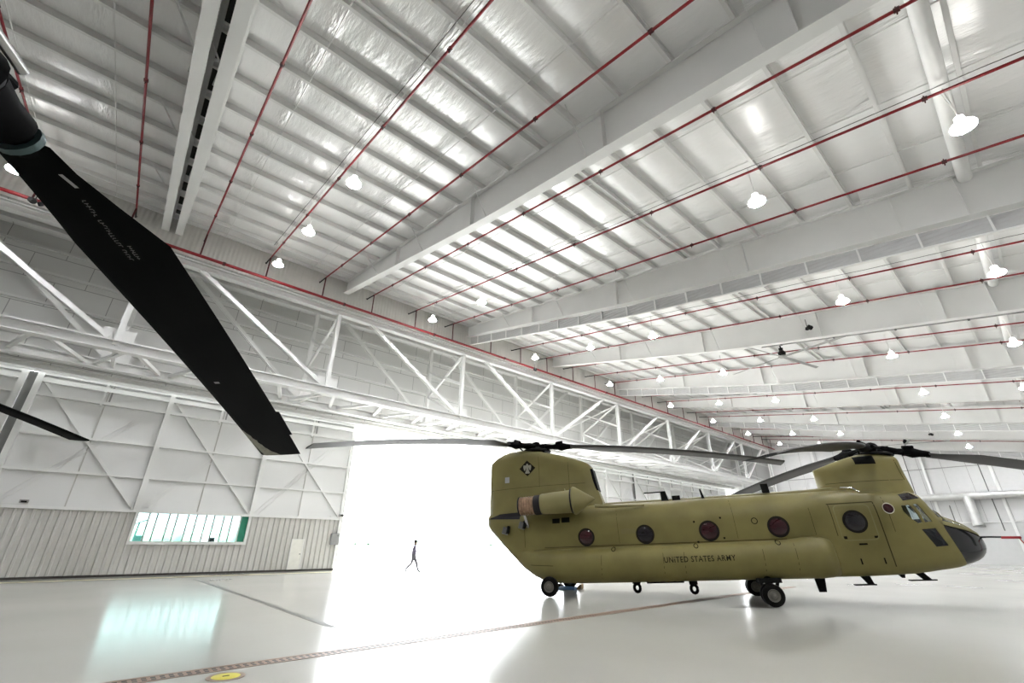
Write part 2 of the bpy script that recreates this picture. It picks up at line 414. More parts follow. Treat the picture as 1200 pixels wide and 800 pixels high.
for i, (y, ztop, zb) in enumerate(((9.6, 13.5, .4), (3.6, 12.5, 3.2), (7.1, 5.8, 1.2))):
    m = MB(); m.tube([(XR - .35, y, zb), (XR - .35, y, ztop)], .045, 8)
    tag(m.build('wall_conduit', M_darksteel, None, 40), ['thin dark vertical pipe on the end wall left of the white column', 'thin dark vertical pipe on the end wall right of the duct drop', 'short dark vertical pipe on the end wall below the duct'][i], 'pipe', 'end wall pipes')

# ------------------------------------------------------------------ hangar doors
def leaf(name, x0, x1, cols, win=None, cut=None):
    m = MB(); m.box(x0, x1, YD + .06, YD + .14, 2.95, 9.15); root = struct(m.build(name, M_panel))
    # ribbed siding below (zigzag), with an opening for the window
    def zig(a, b, z0, z1):
        m = MB(); n = max(1, int((b - a) / .3)); px = []
        for k in range(n):
            xa = a + (b - a) * k / n; w = (b - a) / n
            px += [(xa, 0), (xa + w * .55, 0), (xa + w * .66, -.075), (xa + w * .89, -.075)]
        px.append((b, 0))
        vs = []
        for (x, d) in px: vs += [(x, YD + .02 + d, z0), (x, YD + .02 + d, z1)]
        m.add(vs, [(2 * i, 2 * i + 1, 2 * i + 3, 2 * i + 2) for i in range(len(px) - 1)])
        m.box(a, b, YD + .03, YD + .1, z0, z1)
        return m
    if win:
        wx0, wx1, wz0, wz1 = win
        m = zig(x0, wx0, .1, 2.95); q = zig(wx1, x1, .1, 2.95); m.add(q.v, q.f); q = zig(wx0, wx1, .1, wz0); m.add(q.v, q.f)
    else: m = zig(x0, x1, .1, 2.95)
    m.build('ribbed_siding', M_siding, root)
    MB().box(x0, x1, YD, YD + .1, 0, .1).build('bottom_seal', M_seal, root)
    for z, h in ((2.98, .1), (4.6, .08), (6.25, .08), (8.1, .11), (8.8, .16), (9.12, .1)):
        MB().bar((x0, YD - .06, z), (x1, YD - .06, z), .2, h * 1.35).build('girt', M_white, root)
    for x in cols:
        MB().bar((x, YD - .08, .1 if x in (x0 + .06, x1 - .06) else 2.95), (x, YD - .1, 9.15), .24, .2, (0, 1, 0)).build('post', M_white, root)
    for a, b in zip(cols[:-1], cols[1:]):
        MB().bar((a + .1, YD - .05, 8.9), (b - .1, YD - .05, 3.05), .1, .13).build('diagonal_brace', M_white, root)
        for d in (0, .28):
            MB().bar((a + .1 + d, YD - .02, 3.05), (a + (b - a) * .74 + d, YD - .02, 7.4), .05, .05).build('rod_brace', M_white, root)
        xm = (a + b) / 2
        MB().bar((xm, YD + .03, 2.95), (xm, YD + .03, 9.1), .05, .03, (0, 1, 0)).build('seam_strip', M_fascia, root)
        MB().bar((xm - .15, YD - .12, 7.9), (xm - .15, YD - .12, 9.6), .1, .1, (0, 1, 0)).build('guide_post', M_white, root)
        MB().bar((xm + .12, YD - .12, 8.2), (xm + .12, YD - .12, 9.3), .07, .07, (0, 1, 0)).build('guide_post', M_grey, root)
        MB().box(xm - .32, xm + .2, YD - .2, YD - .02, 9.25, 9.45).build('guide_roller', M_darksteel, root)
    return root
WX0, WX1, WZ0, WZ1 = 1.85, 7.0, 1.55, 2.93
d1 = leaf('door_1', -3.75, XOP0, [-3.69, 1.7, 7.05, XOP0 - .06], (WX0, WX1, WZ0, WZ1))
d2 = leaf('door_2', XL, -4.2, [XL + .06, -14.9, -9.6, -4.26])
d3 = leaf('door_3', XOP1, 70.0, [XOP1 + .06, 40.95, 46.3, 51.65, 57.0, 62.35, 67.0])
struct(MB().box(-4.25, -3.7, YD + .2, YD + .35, 0, 9.2).build('trim_4', M_darksteel))
MB().box(46.0, 46.35, YD - .14, YD - .1, 4.6, 9.1).build('dark_track', M_darksteel, d3)
# window in the left leaf
w = struct(empty('window_1', (WX0, YD, WZ0)))
T = Matrix.Translation(-w.location)
m = MB()
m.box(WX0 - .1, WX1 + .1, YD - .14, YD + .12, WZ0 - .12, WZ0 + .03).box(WX0 - .1, WX1 + .1, YD - .14, YD + .12, WZ1 - .02, WZ1 + .08)
m.box(WX0 - .1, WX0 + .02, YD - .13, YD + .12, WZ0, WZ1).box(WX1 - .02, WX1 + .1, YD - .13, YD + .12, WZ0, WZ1)
m.box(6.56, 6.62, YD - .05, YD + .06, WZ0, WZ1)
m.build('window_frame', M_white, w, M=T)
m = MB(); m.box(WX0, 6.58, YD + .02, YD + .035, WZ0, WZ1); m.build('glass_pane', M_tealglass, w, M=T)
m = MB(); m.box(6.6, WX1, YD + .02, YD + .06, WZ0, WZ1); m.build('green_panel', M_green, w, M=T)
m = MB()
for x in (2.34, 2.68, 3.2, 3.55, 4.04, 4.43, 4.88, 5.27, 5.74, 6.14): m.box(x - .03, x + .03, YD - .03, YD + .05, WZ0, WZ1)
m.build('mullions', M_grey, w, M=T)
# small pale personnel door and fittings on the left leaf
r = tag(empty('hatch_door', (9.95, YD - .06, .1)), 'small pale plain door in the ribbed siding left of the open doorway', 'door'); T = Matrix.Translation(-r.location)
bev(MB().box(9.63, 10.27, YD - .09, YD - .03, .1, 1.72).build('panel', M_doorp, r, M=T))
m = MB(); m.box(9.58, 9.63, YD - .1, YD - .02, .1, 1.77).box(10.27, 10.32, YD - .1, YD - .02, .1, 1.77).box(9.58, 10.32, YD - .1, YD - .02, 1.72, 1.77); m.build('door_frame', M_white, r, M=T)
MB().box(10.16, 10.22, YD - .13, YD - .09, .9, .96).build('handle', M_grey, r, M=T)
r = tag(empty('electrical_box', (12.15, YD - .2, 1.5)), 'grey electrical box on the siding at the edge of the open doorway', 'electrical box'); T = Matrix.Translation(-r.location)
bev(MB().box(11.9, 12.42, YD - .22, YD - .05, 1.45, 2.12).build('cabinet', M_box, r, M=T), .02)
MB().box(11.93, 12.39, YD - .235, YD - .22, 1.49, 2.08).build('cover', M_grey, r, M=T)
MB().tube([(12.3, YD - .24, 1.98), (12.33, YD - .27, 1.98)], .03, 8).build('knob', M_blackfit, r, M=T)
for i, (x, lab) in enumerate(((11.75, 'small white lamp bracket above the siding beside the open doorway'), (-3.0, 'small white lamp bracket above the siding at the far left edge'))):
    r = tag(empty('work_light', (x, YD - .1, 3.05)), lab, 'lamp', 'small wall lamps'); T = Matrix.Translation(-r.location)
    MB().box(x - .1, x + .75, YD - .2, YD - .12, 3.08, 3.13).build('arm', M_white, r, M=T)
    bev(MB().box(x + .45, x + .75, YD - .3, YD - .12, 3.13, 3.27).build('lamp_head', M_grey, r, M=T))
    MB().box(x + .5, x + .7, YD - .31, YD - .3, 3.15, 3.22).build('lens', M_blackfit, r, M=T)

# ------------------------------------------------------------------ door trusses
PX = [-18.85] + [7.75 + 8.95 * k for k in range(-2, 7)] + [69.9]
def truss(name, Y, zt, zb, label, group):
    r = tag(empty(name, (PX[0], Y, zb)), label, 'truss', group); T = Matrix.Translation(-r.location)
    MB().ibar((XL + .25, Y, zt), (70.1, Y, zt), .36, .36, .05).build('top_chord', M_beam, r, M=T)
    MB().ibar((XL + .25, Y, zb), (70.1, Y, zb), .4, .46, .06).build('bottom_chord', M_beam, r, M=T)
    for x in PX:
        MB().ibar((x, Y, zb), (x, Y, zt), .22, .24, .035, (0, 1, 0)).build('post', M_white, r, M=T)
        m = MB(); m.box(x - .55, x + .55, Y - .02, Y + .02, zb + .1, zb + .75); m.build('gusset', M_white, r, M=T)
    for a, b in zip(PX[:-1], PX[1:]):
        if b < 26: p, q = (a + 1.9, zt - .1), (b - .3, zb + .3)
        else: p, q = (a + .3, zb + .3), (b - 1.9, zt - .1)
        MB().ibar((p[0], Y, p[1]), (q[0], Y, q[1]), .2, .22, .03, (0, 1, 0)).build('diagonal', M_white, r, M=T)
    return r, T
tf, Tf = truss('door_truss', YW + .2, 13.95, 9.15, 'long white steel truss along the top of the doorway, front one under the red pipe', 'door trusses')
tb, Tb = truss('door_truss', 28.6, 15.7, 9.45, 'white steel truss standing behind the front door truss', 'door trusses')
YT = YW + .2
for x in PX:      # sway frames between the trusses
    for (z0, z1, y0, y1) in ((13.7, 11.6, YT, 28.5), (9.4, 11.6, YT, 28.5), (11.6, 13.6, YT, 28.5)):
        MB().bar((x, y0, z0), (x, y1, z1), .13, .13).build('sway_brace', M_white, tf, M=Tf)
    MB().bar((x, YT, 9.3), (x, 29.5, 9.5), .14, .14).build('cross_tie', M_beam, tf, M=Tf)
    if x > 26: MB().bar((x - .1, YT, 13.6), (x - 3.4, 28.5, 11.2), .1, .1).build('sway_brace', M_white, tf, M=Tf)
k = 0
x = XL + 1
while x < 66.5:     # zigzag in the plane of the bottom chords
    MB().bar((x, YT + .1, 9.2), (x + 1.5, 29.45, 9.55), .17, .15).build('lacing', M_beam, tf, M=Tf)
    MB().bar((x + 1.5, 29.45, 9.55), (x + 2.98, YT + .1, 9.2), .17, .15).build('lacing', M_beam, tf, M=Tf)
    MB().box(x + 1.3, x + 1.7, 29.3, 29.55, 9.4, 9.62).build('node_plate', M_darksteel, tf, M=Tf)
    x += 2.983
for (y, r, T, h_) in ((YT, tf, Tf, 14), (28.6, tb, Tb, 15.8)):
    MB().ibar((69.9, y, 0.02), (69.9, y, h_), .34, .34, .04, (0, 1, 0)).build('end_column', M_white, r, M=T)
    MB().box(69.6, 70.2, y - .3, y + .3, 0, .03).build('base_plate', M_darksteel, r, M=T)

# ------------------------------------------------------------------ sprinkler pipes
YM = 23.0; ZM = 13.92
r = tag(empty('sprinkler_main', (0, YM, ZM)), 'long red sprinkler main pipe running along the top of the door truss', 'pipe')
m = MB(); m.tube([(XL - 0, 0, 0), (XR - 1.5, 0, 0)], .075, 10); m.build('pipe', M_red, r, 40)
for k in range(15):
    x = XL + 3 + k * 6.0
    m = MB(); m.lathe((x, 0, 0), (1, 0, 0), [(-.06, .08), (-.06, .1), (.06, .1), (.06, .08)], 10); m.build('coupling', M_redd, r, 40)
BAYS = ['the leftmost bay', 'the left bay', 'the bay right of the doubled girders', 'the bay beyond the largest girder', 'the bay beyond the nearest curtain', 'the bay of the nearer fan'] + ['the %s bay behind the nearer fan' % q for q in ('first', 'second', 'third')] + ['the farthest bay']
BAYW = ['the leftmost bay', 'the bay between leftmost and doubled girders', 'the bay right of the doubled girders', 'the bay beyond the largest girder', 'the bay beyond the nearest curtain',
        'the bay of the nearer fan', 'the bay behind the nearer fan', 'the third bay behind the nearer fan', 'the fourth bay behind the nearer fan', 'the farthest bay']
for g in range(len(GX) - 1):
    for q, dx in enumerate((1.35, 4.25, 7.1)):
        if g == 0: x = (-8.1, -5.2, -2.25)[q]
        elif g == 1: x = (.5, 3.37, 6.25)[q]
        else: x = GX[g] + dx
        loc = Vector((x, YM, ZM))
        r = tag(empty('sprinkler_pipe', loc), 'red sprinkler branch pipe, %s of three in %s' % (('leftmost', 'middle', 'rightmost')[q], BAYW[g + 1]), 'pipe', 'red branch pipes under the roof')
        T = Matrix.Translation(-loc)
        m = MB(); m.tube([(x, YB + .5, rz(YB + .5) - .6), (x, YM, rz(YM) - .6)], .036, 8); m.build('pipe', M_red, r, 40, T)
        m = MB(); m.tube([(x, YM, rz(YM) - .6), (x, YM + 1.1, rz(YM + 1.1) - .62)], .036, 8); m.tube([(x, YM + 1.05, rz(YM + 1) - .55), (x, YM + 1.15, rz(YM + 1) - .8)], [.05, .03], 8); m.build('end_cap', M_blackfit, r, 40, T)
        m = MB(); m.tube([(x, YM, ZM), (x, YM, rz(YM) - .6)], .036, 8); m.build('riser', M_redd, r, 40, T)
        for k in range(9):
            y = 20.6 - k * 3.6
            z = rz(y) - .6
            m = MB(); m.lathe((x, y, z), (0, 1, SL), [(-.05, .04), (-.05, .055), (.05, .055), (.05, .04)], 8)
            m.tube([(x, y, z), (x, y + .02, z - .12)], [.02, .012], 6); m.tube([(x, y, z), (x, y, z + .1)], .012, 4)
            m.build('coupling', M_redd, r, 40, T)

# flame detectors
def detector(p, lab):
    r = tag(empty('flame_detector', p), lab, 'detector', 'black flame detectors')
    m = MB(); m.tube([(0, 0, .1), (0, 0, .5)], .015, 6); m.build('stem', M_blackfit, r, 40)
    m = MB(); m.lathe((-.05, -.1, 0), (.5, -.6, -.5), [(-.1, .06), (-.08, .11), (.1, .12), (.16, .09)], 12); m.build('body', M_blackfit, r, 40)
    m = MB(); m.lathe((.16, .05, .05), (.5, .3, -.6), [(-.07, .05), (-.05, .08), (.08, .09), (.1, .05)], 10); m.build('sensor_head', M_blackfit, r, 40)
detector((22.3, 22.75, 13.69), 'small black detector clamped under the red main pipe in the middle of the truss')
detector((-5.05, 22.75, 13.69), 'small black detector under the red main pipe beside the black blade')
detector((25.45, 5.5, 12.05), 'small black detector hanging from the roof above the nearer fan')
detector((60.9, 5.6, 11.9), 'small black detector hanging from the roof near the farther fan')

# conduit on the fifth girder
r = tag(empty('conduit', (GX[4] - .1, 8, rz(8) - 1.55)), 'thin grey conduit with clips along the foot of a roof girder above the fan', 'conduit'); T = Matrix.Translation(-r.location)
m = MB(); m.tube([(GX[4] + .22, y, rz(y) - gdepth(y) - .03) for y in (8, 4, 0, -4, -8)], .035, 8); m.build('pipe', M_grey, r, 40, T)
for y in (7, 4.6, 2.2, -.2, -2.6):
    m = MB(); m.box(GX[4] + .17, GX[4] + .27, y - .04, y + .04, rz(y) - gdepth(y) - .08, rz(y) - gdepth(y) + .14); m.build('clip', M_darksteel, r, M=T)

# ------------------------------------------------------------------ high bay lamps
def lamp_proto():
    r = empty('high_bay_lamp')
    m = MB(); m.lathe((0, 0, 0), (0, 0, 1), [(0, .235), (.03, .24), (.07, .22), (.12, .13), (.2, .1), (.3, .085), (.33, .03)], 20); m.build('housing', M_glow, r, 40)
    m = MB(); m.lathe((0, 0, 0), (0, 0, 1), [(-.025, .2), (-.006, .225)], 14); m.build('lens', M_lens, r)
    m = MB(); m.tube([(0, 0, .32), (0, 0, 1.35)], .012, 5); m.tube([(0, 0, .45), (.1, .06, 1.4)], .006, 4); m.build('hanger', M_white, r, 40)
    return r
LP = lamp_proto(); first = True
BC = [(GX[g] + GX[g + 1]) / 2 for g in range(9)]
rows = {0: [21.4], 1: [21.4, 16.7, 12.0, 3.0], 2: [21.4, 16.5, 3.0, -1.35], 3: [21.6, 16.5, 12.0, 3.1, -1.3], 4: [21.6, 16.9, 12.1, 3.1, -1.3],
        5: [21.5, 16.8, 12.2, 3.2, -1.25], 6: [21.6, 16.8, 12.1, 3.2, -1.3], 7: [21.6, 16.8, 12.3, 3.4, -1.3], 8: [21.2, 16.7, 12.2, 3.5, -1.3]}
for g, ys in rows.items():
    x = {0: -5.6, 1: 3.5, 2: 12.35}.get(g, BC[g] + (.0 if g < 5 else .6))
    for k, y in enumerate(ys):
        lab = 'round ceiling lamp, %s from the truss in %s' % (ORD[k], BAYS[g + 1]) if len(ys) > 1 else 'round bright ceiling lamp at the left edge beside the black blade'
        if first: o = LP; first = False
        else:
            o = LP.copy(); COL.objects.link(o)
            for ch in LP.children:
                c = ch.copy(); COL.objects.link(c); c.parent = o
        o.location = (x, y, rz(y) - 1.55)
        tag(o, lab, 'lamp', 'high bay lamps under the roof')
# feed cables above the lamps
for g, lab in ((1, 'thin grey cable beside the red pipe in the bay right of the doubled girders'), (2, 'thin grey cable beside the red pipe in the bay beyond the largest girder'), (3, 'thin grey cable beside the red pipe in the bay beyond the nearest curtain')):
    x = {1: 3.2, 2: 12.2, 3: 21.2}[g]
    m = MB(); m.tube([(x, y, rz(y) - .3 - .03 * math.sin(y)) for y in range(-12, 24, 2)], .011, 5)
    tag(m.build('lamp_cable', M_darksteel, None, 60), lab, 'cable', 'lamp feed cables')

# ------------------------------------------------------------------ ceiling fans
def fan(p, rot, lab, R=3.6):
    r = tag(empty('ceiling_fan', p), lab, 'fan', 'large ceiling fans')
    zt = rz(p[1]) - p[2]
    m = MB(); m.tube([(0, 0, .25), (0, 0, zt)], .045, 8); m.build('drop_rod', M_blackfit, r, 40)
    m = MB(); m.lathe((0, 0, 0), (0, 0, 1), [(-.05, .1), (0, .2), (.2, .22), (.32, .12)], 16); m.lathe((0, 0, .34), (0, 0, 1), [(0, .12), (.14, .13), (.16, .06)], 12); m.build('motor', M_blackfit, r, 40)
    m = MB(); m.lathe((0, 0, -.12), (0, 0, 1), [(0, .2), (.03, .24), (.07, .24)], 16); m.build('hub_plate', M_grey, r, 40)
    for k in range(4):
        a = math.radians(rot + 90 * k); d = Vector((math.cos(a), math.sin(a), 0)); s = Vector((-d.y, d.x, 0))
        m = MB(); rings = []
        for t in (.2, 1.2, 2.4, R):
            c = d * t + Vector((0, 0, -.08 - .015 * t)); w = .1
            rings.append([c - s * w + Vector((0, 0, .02)), c + Vector((0, 0, .035)), c + s * w - Vector((0, 0, .03)), c + Vector((0, 0, .005))])
        m.loft(rings); m.build('blade', M_grey, r)
    m = MB(); m.tube([(0, 0, zt - .05), (0, 0, zt + .12)], .1, 8); m.build('mount', M_blackfit, r, 40)
fan((29.6, 8.1, 12.45), -104, 'large ceiling fan with four blades hanging in the middle of the roof, the nearer one')
fan((65.0, 8.2, 12.0), -75, 'large ceiling fan hanging low near the end wall above the helicopter nose')

# ------------------------------------------------------------------ floor details
r = tag(empty('trench_drain', (0, 8.5, 0)), 'long narrow slotted floor drain crossing the hangar floor in front', 'drain')
m = MB(); m.box(-16, 24, -.105, .105, -.01, .004); m.build('grate', M_grate, r)
m = MB(); m.box(-16, 24, -.15, -.105, -.01, .006); m.box(-16, 24, .105, .15, -.01, .006); m.build('edge_frame', M_brownring, r)
r = tag(empty('floor_cover', (1.97, 7.99, 0)), 'round yellow cover with a brown ring set in the floor near the drain', 'floor cover')
m = MB(); m.lathe((0, 0, 0), (0, 0, 1), [(-.01, .175), (.006, .175), (.009, .16)], 32); m.build('lid', M_yellow, r, 40)
m = MB(); m.lathe((0, 0, 0), (0, 0, 1), [(-.01, .235), (.004, .235), (.005, .175)], 32); m.build('ring', M_brownring, r, 40)
m = MB(); m.box(-.04, .04, -.012, .012, .008, .013); m.build('slot', M_seal, r)
tag(MB().box(4.45, 4.62, 10.8, 27.2, -.01, .003).build('floor_line', M_tape), 'straight grey painted line on the floor running towards the doors', 'floor line')
tag(MB().box(XL, XOP0, 28.9, 29.5, -.01, .003).build('floor_stripe', M_ystripe), 'faded yellow painted stripe along the foot of the closed doors', 'floor stripe')

# ------------------------------------------------------------------ helicopter
O = Vector((15.647, 10.021, -.037)); HA = -1.041; HP = .049
hn = Vector((math.cos(HA) * math.cos(HP), math.sin(HA) * math.cos(HP), math.sin(HP))); hl = Vector((-math.sin(HA), math.cos(HA), 0)); hu = hn.cross(hl)
HM = Matrix(((hn.x, hl.x, hu.x, O.x), (hn.y, hl.y, hu.y, O.y), (hn.z, hl.z, hu.z, O.z), (0, 0, 0, 1)))
HI = HM.inverted()
H = empty('helicopter'); H.matrix_world = HM
tag(H, 'olive green twin rotor army helicopter parked in the hangar, side on with its nose right', 'helicopter')

def sec(w, zb, zt, rt, rb, flat=.0):
    """right half bottom -> top then left half: closed ring of (l, z)"""
    h = zt - zb; rt = min(rt, w * .98, h * .6); rb = min(rb, w * .9, h * .38)
    P = []
    for k in range(4): P.append(((w - rb) * k / 4, zb))
    for k in range(7):
        a = -PI / 2 + PI / 2 * k / 6; P.append((w - rb + rb * math.cos(a), zb + rb + rb * math.sin(a)))
    z0, z1 = zb + rb, zt - rt
    for k in range(1, 5): P.append((w, z0 + (z1 - z0) * k / 5))
    for k in range(9):
        a = PI / 2 * k / 8; P.append((w - rt + rt * math.cos(a), zt - rt + rt * math.sin(a)))
    for k in range(1, 4): P.append(((w - rt) * (1 - k / 4), zt))
    P.append((0, zt))
    right = [(-l, z) for (l, z) in P]
    left = [(l, z) for (l, z) in reversed(P[1:-1])]
    return right + left
ST = [(-6.10, .34, 2.66, 2.9, .1, .1), (-6.02, .62, 2.54, 2.97, .15, .15), (-5.85, .82, 2.36, 3.02, .25, .25), (-5.5, .97, 2.04, 3.05, .4, .3), (-5.0, 1.08, 1.55, 3.08, .5, .3),
      (-4.5, 1.15, 1.08, 3.1, .6, .3), (-4.05, 1.19, .78, 3.12, .65, .28), (-3.6, 1.21, .63, 3.12, .7, .26), (-2.9, 1.23, .57, 3.13, .75, .25), (-1.5, 1.23, .57, 3.12, .78, .25),
      (1.5, 1.23, .57, 3.1, .78, .25), (4.2, 1.23, .57, 3.08, .78, .25), (6.4, 1.23, .575, 3.07, .78, .26), (7.0, 1.22, .59, 3.03, .78, .3), (7.5, 1.19, .61, 2.99, .74, .34), (7.9, 1.14, .64, 2.93, .7, .38)]
rings = [[(s, l, z) for (l, z) in sec(w, zb, zt, rt, rb)] for (s, w, zb, zt, rt, rb) in ST]
def sheared(s0, sh, w, zb, zt, rt, rb, bow=0): return [(s0 + sh * (z - 1.4) + bow * (1 - (l / w) ** 2) * max(.35, min(1, (z - .8) / 1.0)), l, z) for (l, z) in sec(w, zb, zt, rt, rb)]
rings += [sheared(8.12, -.06, 1.09, .67, 2.95, .6, .4, .04), sheared(8.36, -.16, 1.04, .7, 2.89, .52, .42, .15), sheared(8.52, -.22, 1.0, .73, 2.76, .46, .42, .3),
          sheared(8.61, -.25, .97, .76, 2.4, .4, .42, .37), sheared(8.68, -.22, .95, .78, 2.04, .35, .42, .42)]
fus = MB().loft(rings)
nose = MB().loft([sheared(8.68, -.22, .95, .78, 2.04, .35, .42, .42), sheared(8.92, -.2, .86, .82, 1.95, .35, .4, .36), sheared(9.18, -.17, .73, .88, 1.85, .34, .36, .26), sheared(9.42, -.13, .57, .96, 1.75, .32, .3, .16),
                  sheared(9.6, -.08, .41, 1.05, 1.64, .25, .24, .09), sheared(9.72, -.04, .26, 1.15, 1.53, .18, .16, .04), sheared(9.77, 0, .1, 1.26, 1.4, .06, .06)])

def evalmesh(o):
    dg = bpy.context.evaluated_depsgraph_get(); e = o.evaluated_get(dg)
    return bpy.data.meshes.new_from_object(e, depsgraph=dg)
def tmp(mb, mats, mi=0):
    mb.mi = [mi] * len(mb.f); me = mb.mesh('tmp', mats); o = bpy.data.objects.new('tmp', me); COL.objects.link(o); return o
fo = tmp(fus, [M_olive, M_cockpit])
# cockpit cavity and window openings, cut out of the shell
cav = MB().loft([[(s, l, z) for (l, z) in sec(w, zb, zt, rt, rb)] for (s, w, zb, zt, rt, rb) in ((7.1, 1.1, .95, 2.86, .68, .2), (7.9, 1.06, .95, 2.82, .62, .25))] +
                [sheared(8.12, -.06, 1.01, .9, 2.87, .54, .3, .04), sheared(8.34, -.16, .97, .92, 2.81, .46, .32, .13), sheared(8.46, -.22, .93, .95, 2.67, .4, .32, .28), sheared(8.54, -.25, .9, .96, 2.3, .34, .32, .34), sheared(8.6, -.22, .87, .98, 1.9, .28, .3, .38)])
cutters = [tmp(cav, [M_olive, M_cockpit], 1)]
SIDEW = [[(7.66, 2.46), (7.9, 2.47), (8.02, 2.2), (8.05, 1.97), (7.92, 1.95), (7.74, 2.14), (7.66, 2.3)],
         [(7.98, 2.48), (8.12, 2.49), (8.34, 1.98), (8.12, 1.97), (8.09, 2.2)]]
LOWW = [(7.95, 1.78), (8.34, 1.8), (8.5, 1.32), (8.16, 1.3)]
for poly in SIDEW + [LOWW]:
    for sgn in (-1, 1):
        cutters.append(tmp(MB().prism([(s, sgn * .6, z) for (s, z) in poly], (0, sgn * 1.2, 0)), [M_olive, M_cockpit], 0))
for sgn in (-1, 1):   # windshields
    cutters.append(tmp(MB().prism([(8.15, sgn * .05, 2.72), (8.15, sgn * .6, 2.68), (8.15, sgn * .82, 2.1), (8.15, sgn * .05, 2.1)], (1.4, 0, 0)), [M_olive, M_cockpit], 0))
for i, c in enumerate(cutters):
    b = fo.modifiers.new('b%d' % i, 'BOOLEAN'); b.operation = 'DIFFERENCE'; b.object = c; b.solver = 'EXACT'
fme = evalmesh(fo)
fme.name = 'fuselage'
for o in [fo] + cutters: bpy.data.objects.remove(o)
fme.shade_smooth(); fme.set_sharp_from_angle(angle=math.radians(38))
link('fuselage', fme, H)
nose.build('nose_glazing', M_nose, H, 40)
# aft pylon
def ring_py(s, w, zt, sh=0, zref=3.2, zb=2.85, rt=.3, wb=None):
    wb = wb or w * 1.12; R = []
    rt = min(rt, w * .9)
    half = []
    for k in range(9): 
        t = k / 8; z = zb + (zt - rt - zb) * t; half.append((wb + (w - wb) * min(1, t * 1.4), z))
    for k in range(1, 6):
        a = PI / 2 * k / 5; half.append((w - rt + rt * math.cos(a), zt - rt + rt * math.sin(a)))
    half.append((0, zt))
    pts = [(-l, z) for (l, z) in half] + [(l, z) for (l, z) in reversed(half[:-1])]
    return [(s + (sh(z) if sh else 0), l, z) for (l, z) in pts]
def loftpy(R):
    return MB().loft(R)
front = lambda z: -.0 - .16 * max(0, min(1, (z - 3.25) / .45)) - .17 * max(0, (z - 3.7)) / 1.0
apy = loftpy([ring_py(-6.03, .26, 4.98, lambda z: .04 * (z - 3), rt=.12, wb=.3), ring_py(-5.97, .46, 5.06, lambda z: .04 * (z - 3), rt=.16, wb=.55), ring_py(-5.7, .6, 5.2, lambda z: .02 * (z - 3), rt=.2, wb=.8), ring_py(-5.3, .68, 5.37, wb=.95), ring_py(-5.0, .72, 5.43, wb=1.0),
              ring_py(-4.4, .76, 5.43, wb=1.04), ring_py(-3.7, .75, 5.33, wb=1.04), ring_py(-3.0, .67, 5.14, wb=.95), ring_py(-2.5, .58, 4.99, wb=.85),
              ring_py(-2.0, .5, 4.86, lambda z: front(z) * .3, wb=.72), ring_py(-1.6, .42, 4.72, lambda z: front(z) * .75, rt=.22, wb=.6), ring_py(-1.42, .3, 4.6, front, rt=.2, wb=.46)])
apyo = apy.build('aft_pylon', M_olive, H, 40)
m = MB(); m.prism([(-1.9, -.37, 4.48), (-1.68, -.37, 4.48), (-1.53, -.37, 3.66), (-1.76, -.37, 3.66)], (0, .74, 0)); m.build('air_intake', M_black, apyo)
m = MB(); m.lathe((-4.0, 0, 5.4), (.03, 0, 1), [(0, .62), (.06, .6), (.1, .5)], 28); m.build('pylon_crown', M_black, apyo, 40)
fpy = loftpy([ring_py(5.93, .06, 3.8, rt=.05, wb=.08), ring_py(6.1, .26, 3.86, rt=.15, wb=.4), ring_py(6.5, .46, 3.98, wb=.62), ring_py(6.86, .56, 4.08, wb=.74), ring_py(7.3, .61, 4.17, wb=.8), ring_py(7.8, .6, 4.16, wb=.8),
              ring_py(8.1, .54, 4.12, lambda z: -.05 * (z - 3), wb=.72), ring_py(8.34, .42, 4.06, lambda z: -.05 * (z - 3), rt=.22, wb=.58), ring_py(8.45, .24, 4.0, lambda z: -.05 * (z - 3), rt=.16, wb=.36)])
fpyo = fpy.build('forward_pylon', M_olive, H, 40)
m = MB(); m.lathe((7.86, 0, 4.12), (.1, 0, 1), [(0, .56), (.05, .55), (.1, .46)], 28); m.build('pylon_crown', M_black, fpyo, 40)
# spine fairing
m = MB(); rr = []
for (s, w, z) in ((-1.5, .3, 3.16), (-1.3, .42, 3.2), (2, .42, 3.18), (5.4, .42, 3.17), (6.2, .5, 3.2), (7.2, .55, 3.16)):
    rr.append([(s, -w, z - .22), (s, -w * .92, z - .04), (s, -w * .6, z), (s, w * .6, z), (s, w * .92, z - .04), (s, w, z - .22)])
m.loft(rr); m.build('spine_fairing', M_olive2, H, 40)

# sponsons
SP = [(-1.05, 1.665), (-1.3, 1.655), (-1.5, 1.62), (-1.66, 1.54), (-1.78, 1.42), (-1.845, 1.26), (-1.86, 1.08), (-1.83, .9), (-1.74, .74), (-1.6, .63), (-1.4, .57), (-1.05, .555)]
def spring(s, k, zt=1.0, kz=None):
    kz = kz or 1
    out = []
    for (l, z) in SP:
        ll = 1.05 + (abs(l) - 1.05) * k
        zz = 1.05 + (z - 1.05) * (zt if z > 1.05 else kz)
        out.append((s, ll, zz))
    return out
def sprear(s, k, zb): return [(s, 1.05 + (abs(l) - 1.05) * k, zb + (z - .555) / 1.11 * (1.665 - zb)) for (l, z) in SP]
SPR = [sprear(-4.72, .04, 1.4), sprear(-4.45, .22, 1.14), sprear(-4.1, .46, .88), sprear(-3.7, .72, .67), sprear(-3.2, .91, .58)] + [spring(*q) for q in [(-2.5, 1, 1, 1), (0, 1, 1, 1), (4.2, 1, 1, 1), (4.45, 1.02, 1.04, 1), (4.7, 1.02, 1.1, 1), (5.0, .97, 1.1, 1), (5.25, .82, 1.05, .97), (5.45, .5, .95, .9), (5.58, .08, .8, .8)]]
for sgn in (-1, 1):
    m = MB().loft([[(p[0], sgn * p[1], p[2]) for p in q] for q in SPR])
    m.build('sponson', M_olive, H, 40)

